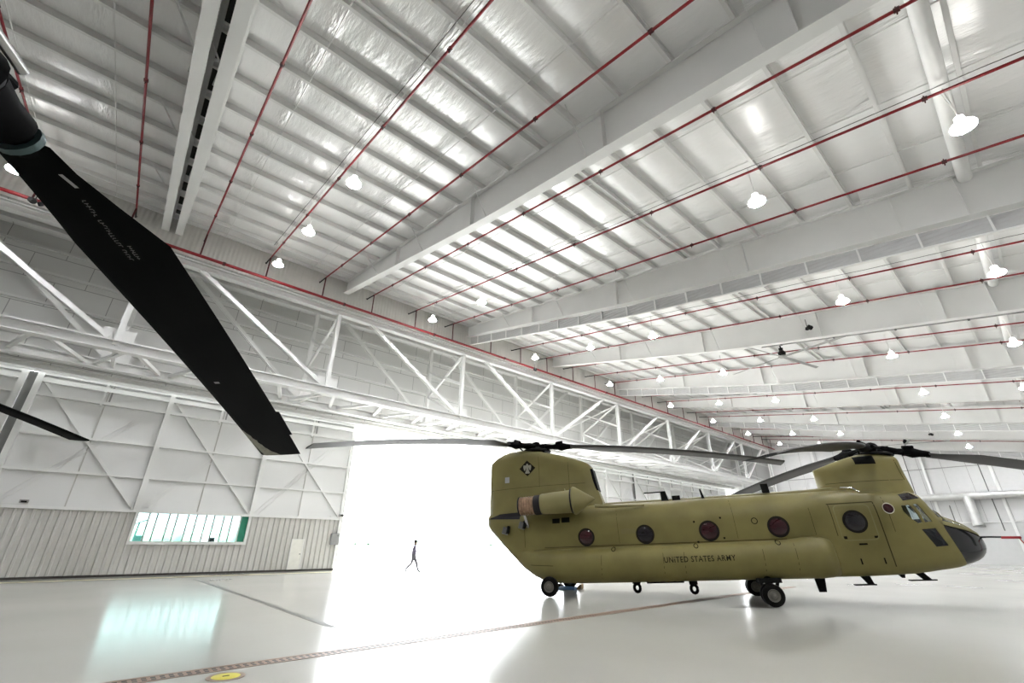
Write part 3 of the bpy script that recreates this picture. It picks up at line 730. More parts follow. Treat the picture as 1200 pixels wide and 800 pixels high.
# surface for decals
bm = bmesh.new()
for q in (fus, nose, apy, fpy): 
    me = q.mesh('t', M_olive); bm.from_mesh(me); bpy.data.meshes.remove(me)
m = MB().loft([[(p[0], -p[1], p[2]) for p in q] for q in SPR]); me = m.mesh('t', M_olive); bm.from_mesh(me); bpy.data.meshes.remove(me)
BV = BVHTree.FromBMesh(bm); bm.free()
def onskin(s, z, off=.006, sgn=-1):
    hit = BV.ray_cast(Vector((s, -4, z)), Vector((0, 1, 0)))
    if hit[0] is None: return Vector((s, -1.2 * -sgn, z))
    p = hit[0] + (hit[1] if hit[1].y < 0 else -hit[1]) * off
    return Vector((p.x, p.y * (1 if sgn < 0 else -1), p.z))
def decal(polys, name, material, parent, off=.007, sgn=-1, cell=.08):
    """polygons in the side plane draped on the skin: convex polygons, subdivided"""
    bm = bmesh.new()
    for poly in polys:
        vs = [bm.verts.new((s, 0, z)) for (s, z) in poly]; bm.faces.new(vs)
    if cell:
        bmesh.ops.triangulate(bm, faces=bm.faces)
        for _ in range(4):
            es = [e for e in bm.edges if e.calc_length() > cell]
            if not es: break
            bmesh.ops.subdivide_edges(bm, edges=es, cuts=1)
            bmesh.ops.triangulate(bm, faces=bm.faces)
    for v in bm.verts: v.co = onskin(v.co.x, v.co.z, off, sgn)
    me = bpy.data.meshes.new(name); bm.to_mesh(me); bm.free(); me.materials.append(material)
    return link(name, me, parent)
def topskin(s, l, off):
    hit = BV.ray_cast(Vector((s, l, 6)), Vector((0, 0, -1)))
    return Vector((s, l, (hit[0].z if hit[0] is not None else 1.5) + off))
m = MB(); cap = []
for k in range(13):
    s_ = 8.84 + .86 * k / 12; hw = .62 - .5 * (k / 12) ** .8
    cap.append([topskin(s_, hw * t, (.11 - .05 * k / 12) * (1 - abs(t) ** 3) + .015) for t in (-1, -.6, -.2, .2, .6, 1)] + [topskin(s_, hw * t, -.06) for t in (1, 0, -1)])
m.loft(cap); m.build('nose_cap', M_olive2, H, 50)
def strip(pts, w, closed=False):
    P = [Vector((a, b)) for a, b in pts]; out = []
    segs = list(zip(P, P[1:] + ([P[0]] if closed else [])))[:len(P) if closed else len(P) - 1]
    for a, b in segs:
        d = (b - a).normalized(); n = Vector((-d.y, d.x)) * w / 2; n_ = max(1, int((b - a).length / .12))
        for k in range(n_):
            p = a + (b - a) * k / n_; q = a + (b - a) * (k + 1) / n_
            out.append([(p + n)[:], (p - n)[:], (q - n)[:], (q + n)[:]])
    return out
def circ(s, z, r, n=28, a0=0): return [(s + r * math.cos(2 * PI * k / n + a0), z + r * math.sin(2 * PI * k / n + a0)) for k in range(n)]
def ringp(s, z, r0, r1, n=28):
    A, B = circ(s, z, r0, n), circ(s, z, r1, n)
    return [[A[k], A[(k + 1) % n], B[(k + 1) % n], B[k]] for k in range(n)]

# panel seams on the visible side and its mirror
def strip_(p, w): return [strip(p, w)]
seams = []
for s in (-4.35, 7.25): seams += strip_([(s, 1.75), (s, 2.75)], .014)
for s in (.45, 1.1, 3.4, 4.3, -1.55): seams += strip_([(s, .72), (s + .05, 1.55)], .013)
seams += strip_([(-3.6, 1.72), (4.3, 1.68)], .022) + strip_([(-4.1, 1.18), (-3.2, 1.14)], .02) + strip_([(-5.9, 3.9), (-2.0, 3.95)], .012) + strip_([(-3.75, 5.2), (-3.75, 3.9)], .012) + strip_([(-2.6, 4.9), (-2.6, 3.6)], .012)
seams += strip_([(5.15, 2.55), (5.15, 1.75)], .012) + strip_([(2.9, 2.95), (2.9, 1.75)], .01) + strip_([(-.9, 2.95), (-.9, 1.75)], .01) + strip_([(8.2, 3.9), (8.25, 3.25)], .02) + strip_([(6.1, 3.3), (8.2, 3.25)], .014)
for sg in (-1, 1):
    for q in seams: decal(q, 'panel_seam', M_olived, H, .004, sg, 0)
# engines
for sg in (-1, 1):
    e = None
    m = MB(); c = (0, sg * 1.5, 3.22)
    m.lathe((-3.55, c[1], 3.2), (1, 0, .02), [(0, .33), (.06, .36), (.5, .38), (1.25, .4), (1.3, .41)], 28)
    m.box(-3.3, -2.5, sg * 1.5 - .5 if sg > 0 else sg * 1.5 + .1, sg * 1.5 - .1 if sg > 0 else sg * 1.5 + .5, 2.9, 3.4)
    m.box(-2.95, -2.62, sg * 1.5 - .1, sg * 1.5 + .1, 3.5, 3.68)
    e = m.build('engine', M_olive2, H, 40)
    m = MB(); prof = []
    for k in range(13): prof.append((-.75 + k * .05, .31 + (.025 if k % 2 else 0)))
    m.lathe((-3.62, c[1], 3.18), (1, 0, .02), prof, 28); m.build('exhaust', M_exh, e, 40)
    m = MB(); m.lathe((-3.62, c[1], 3.18), (1, 0, .02), [(-.2, .32), (-.14, .35), (.03, .35), (.07, .33)], 28); m.build('exhaust_band', M_exhd, e, 40)
    m = MB(); m.lathe((-4.42, c[1], 3.17), (1, 0, 0), [(0, .3), (.02, .33), (.06, .33)], 28); m.build('exhaust_lip', M_exhd, e, 40)
    m = MB(); m.lathe((-2.42, c[1], 3.235), (1, 0, .02), [(0, .39), (.01, .425), (.06, .425), (.07, .39)], 28); m.build('inlet_shade_ring', M_exhd, e, 40)  # shade of the gap behind the cone, drawn as a dark ring
    m = MB(); m.lathe((-2.3, c[1], 3.24), (1, 0, .02), [(-.05, .4), (-.04, .47), (.0, .49), (.06, .47), (.72, .04), (.76, .0)], 32); m.build('inlet_cone', M_olive2, e, 40)
    m = MB(); m.tube([(-4.25, sg * 1.45, 2.95), (-4.2, sg * 1.3, 2.6), (-4.2, sg * 1.16, 2.45)], .06, 8); m.build('drain_pipe', M_silver, e, 40)
    m = MB(); m.tube([(-1.6, sg * 1.36, 3.02), (-1.0, sg * 1.2, 2.98), (.1, sg * 1.02, 2.97)], [.06, .05, .04], 8); m.build('handrail', M_olive2, H, 40)
    # flat dark patch under the aft pylon, vents
    decal([[(-5.95, 2.82), (-4.55, 2.74), (-4.5, 3.0), (-5.4, 2.98)]], 'aft_dark_patch', M_exhd, H, .01, sg, .12)
    decal([[(-3.25, 2.52), (-2.97, 2.52), (-2.97, 2.68), (-3.25, 2.68)], [(-2.9, 2.53), (-2.6, 2.53), (-2.6, 2.7), (-2.9, 2.7)]], 'engine_vent', M_black, H, .012, sg, .1)
    for (s, z) in ((-5.15, 2.35), (-4.45, 2.5)):
        m = MB(); p = onskin(s, z, 0, sg)
        m.bar(p + Vector((0, sg * -.02, 0)), p + Vector((.05, sg * .14, .02)), .24, .24, (.35, 0, 1)); bx = m.build('countermeasure_box', M_darksteel, H); bev(bx, .02)
        m = MB(); m.bar(p + Vector((.1, sg * .06, .02)), p + Vector((.18, sg * .16, .05)), .1, .26, (.35, 0, 1)); m.build('box_face', M_black, bx)

for sg in (-1, 1):
    decal([[(8.6, 2.0), (8.85, 1.93), (8.85, 1.8), (8.6, 1.88)], [(8.85, 1.93), (9.2, 1.82), (9.2, 1.7), (8.85, 1.8)], [(9.2, 1.82), (9.5, 1.69), (9.5, 1.59), (9.2, 1.7)], [(9.5, 1.69), (9.68, 1.58), (9.68, 1.5), (9.5, 1.59)]], 'nose_trim', M_olive2, H, .02, sg, .1)
# windows
def window(s, z, r, material, sg, lab=None):
    o = decal(ringp(s, z, r * .86, r * 1.1), 'window_rim', M_wrim, H, .016, sg, 0)
    n = 28; bm = bmesh.new(); ringsv = []
    for q, (k, hgt) in enumerate(((1, .012), (.8, .03), (.5, .045), (.001, .05))):
        ringsv.append([bm.verts.new(onskin(s, z, 0, sg) + Vector((r * .9 * k * math.cos(2 * PI * i / n), sg * hgt, r * .9 * k * math.sin(2 * PI * i / n)))) for i in range(n)])
    for a, b in zip(ringsv[:-1], ringsv[1:]):
        for i in range(n): bm.faces.new((a[i], a[(i + 1) % n], b[(i + 1) % n], b[i]))
    me = bpy.data.meshes.new('cabin_window'); bm.to_mesh(me); bm.free(); me.materials.append(material); me.shade_smooth()
    w_ = link('cabin_window', me, H); o.parent = w_
    if lab: w_['label'] = lab
for sg in (-1, 1):
    window(-2.04, 2.01, .27, M_winr, sg, 'maroon covered round window')
    window(0, 2.01, .28, M_wing, sg, 'dark round bubble window')
    window(2.07, 2.02, .29, M_winr, sg, 'maroon covered round window')
    window(4.15, 2.04, .29, M_winr, sg, 'maroon covered round window')
    window(6.29, 2.08, .3, M_wing, sg, 'dark round door window')
    decal(ringp(3.5, 2.25, .075, .1, 16), 'marking_ring', M_letter, H, .006, sg, 0)
    for s in (-1.1, 1.55, 3.95): decal(ringp(s, 1.58, .05, .075, 14), 'filler_cap', M_letter, H, .006, sg, 0)
    for (ds, dz) in ((-.42, .3), (.42, .38), (-.4, -.32), (.42, -.24)): decal([[(2.07 + ds - .03, 2.02 + dz - .03), (2.07 + ds + .03, 2.02 + dz - .03), (2.07 + ds + .03, 2.02 + dz + .03), (2.07 + ds - .03, 2.02 + dz + .03)]], 'latch', M_letter, H, .006, sg, 0)
# crew door on the right hand side
def rrect(s0, s1, z0, z1, r, sk=0):
    P = []
    for (cx, cz, a0) in ((s1 - r, z1 - r, 0), (s0 + r, z1 - r, PI / 2), (s0 + r, z0 + r, PI), (s1 - r, z0 + r, 3 * PI / 2)):
        for k in range(5):
            a = a0 + PI / 2 * k / 4; P.append((cx + r * math.cos(a), cz + r * math.sin(a)))
    return P
door = decal(strip(rrect(5.82, 6.78, 1.56, 2.56, .12), .03, True), 'crew_door', M_olive2, H, .012, -1, 0)
decal(strip([(5.68, 2.62), (6.95, 2.62), (6.95, .82)], .03) + strip([(5.72, 2.62), (5.72, 1.7)], .02), 'door_gap', M_olived, door, .006, -1, 0)
decal([[(5.86, 1.6), (5.95, 1.6), (5.95, 1.68), (5.86, 1.68)], [(6.66, 1.6), (6.76, 1.6), (6.76, 1.66), (6.66, 1.66)], [(6.2, 1.42), (6.42, 1.42), (6.42, 1.47), (6.2, 1.47)], [(6.1, .9), (6.14, .9), (6.14, 1.06), (6.1, 1.06)], [(6.7, .9), (6.74, .9), (6.74, 1.06), (6.7, 1.06)]], 'door_latch', M_letter, door, .01, -1, 0)
for sg in (-1, 1):
    o = decal(ringp(7.28, 2.4, .135, .155, 20), 'landing_lamp', mat('lamp_ring%d' % sg, (200, 196, 180), .3), H, .03, sg, 0)
    decal([circ(7.28, 2.4, .135, 20)], 'lamp_glass', M_winr, o, .025, sg, 0)
    # glass panes
    decal([[(7.78, 2.8), (8.08, 2.83), (8.32, 2.66), (7.78, 2.6)]], 'eyebrow_window', M_wing, H, .008, sg, .08)
    for poly in SIDEW: decal([poly], 'cockpit_window', M_glassc, H, -.015, sg, .2)
    decal([LOWW], 'cockpit_window', M_glassd, H, -.015, sg, .2)
    decal([[(-.8, 2.05), (-.3, 2.05), (-.3, 2.22), (-.8, 2.22)]] if sg < 0 else [[(-.8, 2.05), (-.3, 2.05), (-.3, 2.22), (-.8, 2.22)]], 'access_panel', M_olived if False else mat('panel_olive%d' % sg, (104, 96, 54), .5), H, .006, sg, .1)
def wsp(l, z): return (8.95 - .62 * (z - 2.04) - .38 * (l / .96) ** 2, l, z)
m = MB()
for sgn in (-1, 1):
    for za, zb_ in ((2.1, 2.3), (2.3, 2.5), (2.5, 2.7)):
        for la, lb in ((.05, .25), (.25, .45), (.45, .62), (.62, .8)): m.add([wsp(sgn * la, za), wsp(sgn * lb, za), wsp(sgn * lb, zb_), wsp(sgn * la, zb_)], [(0, 1, 2, 3)])
m.build('windshield', M_glassc, H, 60)
# cockpit furniture
m = MB(); m.box(8.0, 8.4, -.8, .8, 1.3, 1.86); bev(m.build('instrument_panel', M_black, H), .05)
for y in (-.5, .5):
    m = MB(); m.box(7.35, 7.85, y - .25, y + .25, 1.2, 1.4); m.box(7.25, 7.4, y - .25, y + .25, 1.35, 2.05); m.box(7.27, 7.37, y - .14, y + .14, 2.05, 2.25); bev(m.build('pilot_seat', M_black, H), .04)
m = MB(); m.bar((7.95, -1.0, 2.55), (8.28, -.98, 2.0), .05, .06); m.bar((7.95, 1.0, 2.55), (8.28, .98, 2.0), .05, .06); m.build('window_frame', M_olive2, H)
# lettering
def text_polys(txt):
    c = bpy.data.curves.new('t', 'FONT'); c.body = txt; c.size = 1; c.offset = .012; c.resolution_u = 3; c.space_character = 1.12
    o = bpy.data.objects.new('t', c); COL.objects.link(o)
    me = evalmesh(o); V = [v.co.copy() for v in me.vertices]; Fc = [tuple(p.vertices) for p in me.polygons]
    bpy.data.objects.remove(o); bpy.data.meshes.remove(me); bpy.data.curves.remove(c)
    return V, Fc
V, Fc = text_polys('UNITED STATES ARMY')
x0 = min(v.x for v in V); x1 = max(v.x for v in V); y0 = min(v.y for v in V); y1 = max(v.y for v in V)
for sg in (-1, 1):
    vs = []
    for v in V:
        t = (v.x - x0) / (x1 - x0); t = t if sg < 0 else 1 - t
        vs.append(onskin(.5 + 2.13 * t, 1.13 + .165 * (v.y - y0) / (y1 - y0), .007, sg))
    me = bpy.data.meshes.new('lettering'); me.from_pydata([tuple(v) for v in vs], [], Fc); me.materials.append(M_letter)
    o = link('lettering', me, H); o['label'] = 'black lettering UNITED STATES ARMY on the sponson'
# unit emblem on the aft pylon
def emblem(sg):
    s0, z0, a, b = -4.23, 4.66, .335, .315
    o = decal([[(s0 - a, z0), (s0, z0 - b), (s0 + a, z0), (s0, z0 + b)]], 'emblem', M_letter, H, .008, sg, .1)
    o['label'] = 'black diamond emblem with a grey bird'
    k = .3
    half = [[(0, .62), (.12, .55), (.13, .35), (0, .3)], [(0, .3), (.13, .35), (.2, .4), (.16, -.25), (0, -.3)], [(.13, .38), (.5, .42), (.52, .1), (.42, -.28), (.3, -.28), (.3, .1), (.18, .15)], [(0, -.28), (.16, -.22), (.32, -.6), (.24, -.7), (0, -.68)]]
    P = []
    for q in half:
        P.append([(s0 + x * k * 1.05, z0 + z * k) for (x, z) in q]); P.append([(s0 - x * k * 1.05, z0 + z * k) for (x, z) in reversed(q)])
    decal(P, 'emblem_bird', M_bird, o, .013, sg, .1)
for sg in (-1, 1): emblem(sg)
decal([[(-5.2, 4.15), (-5.0, 4.15), (-5.0, 4.38), (-5.2, 4.38)]], 'pylon_vent', M_grey, H, .02, -1, 0)
decal([[(7.05, 3.83), (7.62, 3.8), (7.62, 4.07), (7.05, 4.07)]], 'pylon_grille', M_black, H, .012, -1, .1)
decal([[(7.05, 3.83), (7.62, 3.8), (7.62, 4.07), (7.05, 4.07)]], 'pylon_grille', M_black, H, .012, 1, .1)

# antennas and underside gear
def hp(nm, mb_, material, smooth=None): return mb_.build(nm, material, H, smooth)
hp('fin_antenna', MB().prism([(4.12, -.34, 3.1), (4.35, -.34, 3.1), (4.33, -.34, 3.46), (4.1, -.34, 3.46)], (0, .06, 0)), M_black)
hp('whip_antenna', MB().prism([(2.1, -.5, 3.1), (2.2, -.5, 3.1), (2.12, -.5, 3.42), (2.07, -.5, 3.42)], (0, .04, 0)), M_black)
hp('loop_antenna', MB().prism([(.72, -.4, 3.1), (.98, -.4, 3.1), (.9, -.4, 3.45), (.15, -.4, 3.45), (.1, -.4, 3.41), (.72, -.4, 3.41)], (0, .05, 0)), M_black)
hp('top_box', MB().box(1.1, 1.38, -.5, -.25, 3.1, 3.26), M_black)
hp('blade_antenna', MB().prism([(4.82, -.9, .62), (5.12, -.9, .62), (5.06, -.9, .17), (4.86, -.9, .17)], (0, .06, 0)), M_black)
hp('tee_antenna', MB().prism([(6.05, -.9, .6), (6.3, -.9, .6), (6.36, -.9, .36), (6.2, -.9, .36)], (0, .06, 0)).box(5.85, 6.4, -.95, -.78, .33, .365), M_black)
hp('tee_antenna', MB().prism([(7.5, -.7, .66), (7.72, -.7, .66), (7.9, -.7, .44), (7.7, -.7, .44)], (0, .06, 0)).box(7.35, 8.0, -.76, -.58, .41, .44), M_black)
hp('drain_mast', MB().prism([(7.05, -.8, .62), (7.25, -.8, .62), (7.22, -.8, .5), (7.15, -.8, .5)], (0, .05, 0)), M_black)
hp('keel_rail', MB().box(-.2, 1.0, -1.0, -.9, .5, .57), M_black)
for (s, z) in ((-.54, .42), (1.28, .36)):
    m = MB(); m.tube([(s + .1 * math.cos(t * PI / 6), -.85, z - .05 + .12 * math.sin(t * PI / 6)) for t in range(13)], .05, 8); m.box(s - .13, s + .13, -.95, -.75, z + .08, .6); hp('cargo_hook', m, M_black, 40)
m = MB(); m.tube([(6.35, -.75, 3.12), (6.6, -.95, 3.08), (6.75, -1.0, 2.95)], .03, 6); hp('roof_handle', m, M_silver, 40)
for y in (-.2, .22):
    m = MB(); m.tube([(9.7, y, 1.5), (9.95, y, 1.5), (10.6, y, 1.46)], [.03, .022, .018], 8); p_ = hp('pitot_probe', m, M_blackfit, 40)
    if y < 0:
        m = MB(); m.tube([(10.2, y, 1.47), (10.66, y, 1.45)], .035, 8); m.build('probe_cover', M_flag, p_, 40)
        m = MB(); m.loft([[(10.62 + t * .22, y - .03, 1.44 - t * .62), (10.62 + t * .22, y + .03, 1.44 - t * .62), (10.65 + t * .22, y + .02, 1.44 - t * .62)] for t in (0, .3, .6, 1)]); m.build('ribbon', M_flag, p_)

# landing gear
def wheel(c, r, w, parent):
    m = MB(); ax = hl
    ax = Vector((0, 1, 0))
    m.lathe(c, ax, [(-w * .5, r * .5), (-w * .5, r * .82), (-w * .36, r * .96), (0, r), (w * .36, r * .96), (w * .5, r * .82), (w * .5, r * .5)], 32)
    t = m.build('wheel', M_tyre, parent, 40)
    for sg in (-1, 1):
        m = MB(); m.lathe(Vector(c) + ax * (sg * w * .42), ax * sg, [(0, r * .56), (.05, r * .54), (.03, r * .4), (.05, r * .26), (.09, r * .2), (.1, r * .05)], 24); m.build('rim', M_rim, t, 40)
def gz(s): return -(O.z + hn.z * s) / hu.z   # body height of the floor
for sg in (-1, 1):
    for dl in (1.45, 1.78): wheel((3.43, sg * dl, gz(3.43) + .31), .31, .24, H)
    m = MB(); z = gz(3.43) + .31
    m.tube([(3.43, sg * 1.4, z), (3.43, sg * 1.84, z)], .06, 10); m.tube([(3.43, sg * 1.6, z), (3.4, sg * 1.55, .75)], [.09, .11], 12); m.tube([(3.55, sg * 1.6, z + .05), (3.75, sg * 1.5, .7)], .05, 8); m.box(3.1, 3.75, sg * 1.6 - .2, sg * 1.6 + .2, .5, .62)
    m.build('front_gear_strut', M_black, H, 40)
    wheel((-3.38, sg * 1.72, gz(-3.38) + .31), .31, .24, H)
    m = MB(); z = gz(-3.38) + .31
    m.tube([(-3.38, sg * 1.72, z), (-3.38, sg * 1.45, z)], .06, 10); m.tube([(-3.38, sg * 1.5, z), (-3.25, sg * 1.35, .9)], [.07, .09], 12); m.tube([(-3.4, sg * 1.5, z + .1), (-4.0, sg * 1.25, .95)], .05, 8); m.build('rear_gear_strut', M_black, H, 40)

# rotors
QD = -.7 / 9.14 ** 2
def blade_mb(psi, b, SG, pitch, q=QD, R=9.14, RK=2.6):
    """world-space blade about its hub; SG = +1 when the leading edge lies anticlockwise"""
    e = Vector((math.cos(psi), math.sin(psi), 0)); s = Vector((-math.sin(psi), math.cos(psi), 0)) * SG
    prof = [(-.54, 0), (-.3, .022), (0, .042), (.15, .045), (.24, .03), (.27, 0), (.24, -.03), (.15, -.045), (0, -.042), (-.3, -.022)]
    rr = [(1.5, .3, 1.5), (1.75, .38, 1.4), (2.1, .62, 1.15), (RK, 1, 1)] + [(RK + (R - RK) * k / 9, 1, 1 - .3 * k / 9) for k in range(1, 10)]
    rings = []
    for i, (r, kc, kt) in enumerate(rr):
        a = pitch * (1.3 - .8 * r / R)
        cv = s * math.cos(a) + Vector((0, 0, math.sin(a))); tv = Vector((0, 0, math.cos(a))) - s * math.sin(a)
        c = e * r + Vector((0, 0, b * r + q * r * r))
        rings.append([c + cv * (x * (1 if x > 0 else kc) if x <= 0 else x * (.6 + .4 * kc)) + tv * (z * kt) for (x, z) in prof])
    return MB().loft(rings)
def hub_mb(psis, bs, tilt=Vector((0, 0, 1))):
    m = MB(); m.lathe((0, 0, -.2), tilt, [(0, .2), (.02, .3), (.12, .32), (.18, .22), (.3, .2), (.38, .14), (.42, .05)], 20)
    m.lathe((0, 0, -.32), tilt, [(0, .34), (.05, .36), (.1, .3)], 20)
    for psi, b in zip(psis, bs):
        e = Vector((math.cos(psi), math.sin(psi), 0)); s = Vector((-e.y, e.x, 0)); P = lambda r, z=0: e * r + Vector((0, 0, b * r + z))
        m.tube([P(.15), P(.4), P(.7), P(.9)], [.13, .14, .1, .12], 10)
        m.bar(P(.34) - s * .2, P(.34) + s * .2, .16, .2); m.bar(P(.95) - s * .14, P(.95) + s * .14, .22, .2)
        m.tube([P(.9), P(1.1), P(1.3), P(1.55)], [.12, .17, .12, .09], 10)
        m.tube([P(.3) + s * .26, P(1.0) + s * .24], .055, 8); m.tube([P(.85, .14) - s * .05, P(1.15, .18) - s * .05], .06, 8)
        m.tube([P(.75, -.05) - s * .22, Vector((0, 0, -.26)) + e * .35 - s * .3], .03, 6)
    return m
def rotor(root, hub, psis, bs, SG, pitch, mats, name, inv, pitches=None):
    T = Matrix.Translation(hub); Mx = inv @ T
    ro_ = hub_mb(psis, bs).build(name, M_hub, root, 40, Mx)
    out = []
    for k, (psi, b) in enumerate(zip(psis, bs)):
        o = blade_mb(psi, b, SG, pitches[k] if pitches else pitch).build('blade', mats, ro_, 35, Mx); out.append(o)
    return ro_, out
R_ = math.radians
hub_a = O + hn * -4.0 + hu * 5.63; hub_f = O + hn * 7.88 + hu * 4.36
rotor(H, hub_a, [R_(176.75), R_(299.5), R_(58)], [-.048, -.036, -.04], -1, .12, M_blade, 'aft_rotor', HI, [-.09, .12, .08])
rotor(H, hub_f, [R_(178.5), R_(59), R_(299)], [-.068, -.045, -.165], 1, .1, M_blade, 'forward_rotor', HI, [.2, .1, -.12])

# second helicopter: only its rotors reach into the picture
H2 = empty('helicopter', (-1.91, 3.06, 0))
tag(H2, 'neighbouring helicopter cut off at the left edge, only its black drooping rotor blades in view', 'helicopter')
I2 = Matrix.Translation((1.91, -3.06, 0))
hub2 = Vector((-1.912, 3.059, 4.549)); PS2 = 1.0445
def rot2(hub, psis, bs, q, SG, pitch, name, col):
    T = I2 @ Matrix.Translation(hub)
    ro_ = hub_mb(psis, bs).build(name, M_hub, H2, 40, T); res = []
    for psi, b in zip(psis, bs): res.append(blade_mb(psi, b, SG, pitch, q).build('blade', col, ro_, 35, T))
    return ro_, res
f2, bl2 = rot2(hub2, [PS2, PS2 + 2 * PI / 3, PS2 + 4 * PI / 3], [-.088] * 3, -.004, 1, -.087, 'forward_rotor', M_blade2)
m = MB(); m.lathe((0, 0, 0), (0, 0, 1), [(-.9, .3), (-.3, .3), (-.25, .4)], 20); m.build('mast', M_hub, f2, 40, I2 @ Matrix.Translation(hub2))
hub3 = Vector((-8.0, 13.5, 5.6))
a2, bl3 = rot2(hub3, [R_(38), R_(158), R_(278)], [-.05] * 3, QD, -1, -.1, 'aft_rotor', M_blade2)
# details of the near blade: boot, worn tip, tag, stencil marks
e2 = Vector((math.cos(PS2), math.sin(PS2), 0)); s2 = Vector((-e2.y, e2.x, 0))
def bp2(r, c, off):   # a point on the blade's lower face
    a = -.087 * (1.3 - .8 * r / 9.14)
    cv = s2 * math.cos(a) + Vector((0, 0, math.sin(a))); tv = Vector((0, 0, math.cos(a))) - s2 * math.sin(a)
    prof = [(-.54, 0), (-.3, .022), (0, .042), (.15, .045), (.24, .03), (.27, 0)]
    z = 0
    for (p, q) in zip(prof[:-1], prof[1:]):
        if p[0] <= c <= q[0]: z = p[1] + (q[1] - p[1]) * (c - p[0]) / (q[0] - p[0])
    kt = 1 - .3 * max(0, r - 2.6) / 6.54
    return hub2 + e2 * r + Vector((0, 0, -.088 * r - .004 * r * r)) + cv * c - tv * (z * kt + off)
nb = bl2[0]; nb['label'] = 'long black drooping blade with a worn grey tip'
TI = I2
def blade_patch(pts, name, material, off=.006):
    m = MB(); m.add([TI @ bp2(r, c, off) for (r, c) in pts], [tuple(range(len(pts)))]); return m.build(name, material, nb)
wp = []
for k in range(12):
    r = 9.13 - k * .13
    wp.append((r, .268, .27 - (.42 if k < 1 else .38 if k < 2 else .27 if k < 4 else .2 if k < 6 else .17 * (1 - (k - 5) / 8) + .03) - random.uniform(-.03, .03)))
m = MB()
for a, b in zip(wp[:-1], wp[1:]):
    for q in range(4):
        ca0 = a[1] + (a[2] - a[1]) * q / 4; ca1 = a[1] + (a[2] - a[1]) * (q + 1) / 4; cb0 = b[1] + (b[2] - b[1]) * q / 4; cb1 = b[1] + (b[2] - b[1]) * (q + 1) / 4
        m.add([TI @ bp2(a[0], ca0, .004), TI @ bp2(a[0], ca1, .004), TI @ bp2(b[0], cb1, .004), TI @ bp2(b[0], cb0, .004)], [(0, 1, 2, 3)])
m.build('worn_patch', M_worn, nb)
random.seed(3)
for (ra, rb, c, n_) in ((2.0, 2.8, -.13, 24), (2.55, 2.82, -.2, 9)):   # faint worn stencil strokes
    m = MB()
    for k in range(n_):
        if random.random() < .2: continue
        r = ra + (rb - ra) * k / n_
        w_, h_ = random.uniform(.005, .011), random.uniform(.012, .018)
        for (dr, dc, ww, hh) in ((0, 0, .005, h_), (.012, random.choice((-.015, 0, .015)), w_, .004)):
            m.add([TI @ bp2(r + dr - ww, c + dc - hh, .004), TI @ bp2(r + dr + ww, c + dc - hh, .004), TI @ bp2(r + dr + ww, c + dc + hh, .004), TI @ bp2(r + dr - ww, c + dc + hh, .004)], [(0, 1, 2, 3)])
    m.build('stencil', M_sten, nb)['kind'] = 'stuff'
blade_patch([(5.6, -.02), (5.66, -.02), (5.66, .05), (5.6, .05)], 'pale_mark', M_grey)
blade_patch([(1.72, -.1), (1.86, -.14), (1.86, -.17), (1.72, -.13)], 'data_plate', M_grey)
# trim tab near the tip
m = MB(); m.add([TI @ bp2(r, c, o_) for (r, c, o_) in ((6.9, -.5, .0), (8.0, -.5, 0), (8.0, -.585, .0), (6.9, -.585, .0), (6.9, -.5, -.02), (8.0, -.5, -.02), (8.0, -.585, -.012), (6.9, -.585, -.012))], [(0, 1, 2, 3), (4, 7, 6, 5), (0, 4, 5, 1), (1, 5, 6, 2), (2, 6, 7, 3), (3, 7, 4, 0)]); m.build('trim_tab', M_blade2, nb)
P2 = lambda r, z=0: TI @ (hub2 + e2 * r + Vector((0, 0, -.088 * r - .004 * r * r + z)))
m = MB(); m.tube([P2(1.42), P2(1.47)], .15, 16); m.build('boot_ring', M_teal, f2, 40)
m = MB(); m.tube([P2(1.0), P2(1.2), P2(1.36)], [.2, .16, .16], 16); m.build('pitch_bearing', M_hub, f2, 40)
m = MB(); m.lathe(P2(.86), e2, [(-.2, .12), (-.1, .24), (.08, .25), (.2, .14)], 16); m.build('hinge_block', M_hub, f2, 40)
m = MB(); m.tube([P2(.2, .14) - s2 * .3, P2(.95, .1) - s2 * .3], .035, 10); m.build('damper', M_silver, f2, 40)
m = MB(); m.bar(P2(.82, -.24) - s2 * .02, P2(.94, -.24) - s2 * .02, .05, .02); m.build('warning_tag', M_orange, f2)

# ------------------------------------------------------------------ chocks, blue reflection, marks under the helicopter
def hw(s, l): 
    p = O + hn * s + hl * l; return Vector((p.x, p.y, 0))
def block(p, ang, name, lab, material, L, W, Hh, cat, group=None):
    r = tag(empty(name, p), lab, cat, group); r.rotation_euler = (0, 0, ang)
    return r
for d, lab in ((-.36, 'wheel chock behind the far rear wheel of the green helicopter'), (.36, 'ochre wheel chock ahead of the far rear wheel of the green helicopter')):
    r = tag(empty('wheel_chock', hw(-3.38 + d, 1.72)), lab, 'chock', 'wheel chocks'); r.rotation_euler = (0, 0, HA)
    m = MB(); k = 1 if d < 0 else -1
    m.prism([(-.12 * k, -.22, 0), (.12 * k, -.22, 0), (.08 * k, -.22, .05), (-.06 * k, -.22, .16), (-.12 * k, -.22, .16)], (0, .44, 0)); m.build('wedge', M_black if d < 0 else M_ochre, r)
    m = MB(); m.tube([(-.1 * k, -.22, .1), (-.14 * k, -.3, .03), (-.1 * k, -.4, .015)], .012, 6); m.build('rope', M_grey, r, 40)
r = tag(empty('reflection_tray', hw(-3.4, 1.25)), 'pale blue floor reflection added as a shallow tray by the far rear wheel', 'reflection'); r.rotation_euler = (0, 0, HA)  # blue reflection on the glossy floor, added as a solid tray
m = MB(); m.box(-.3, .3, -.2, .2, 0, .02); m.build('base', M_bluerefl, r)
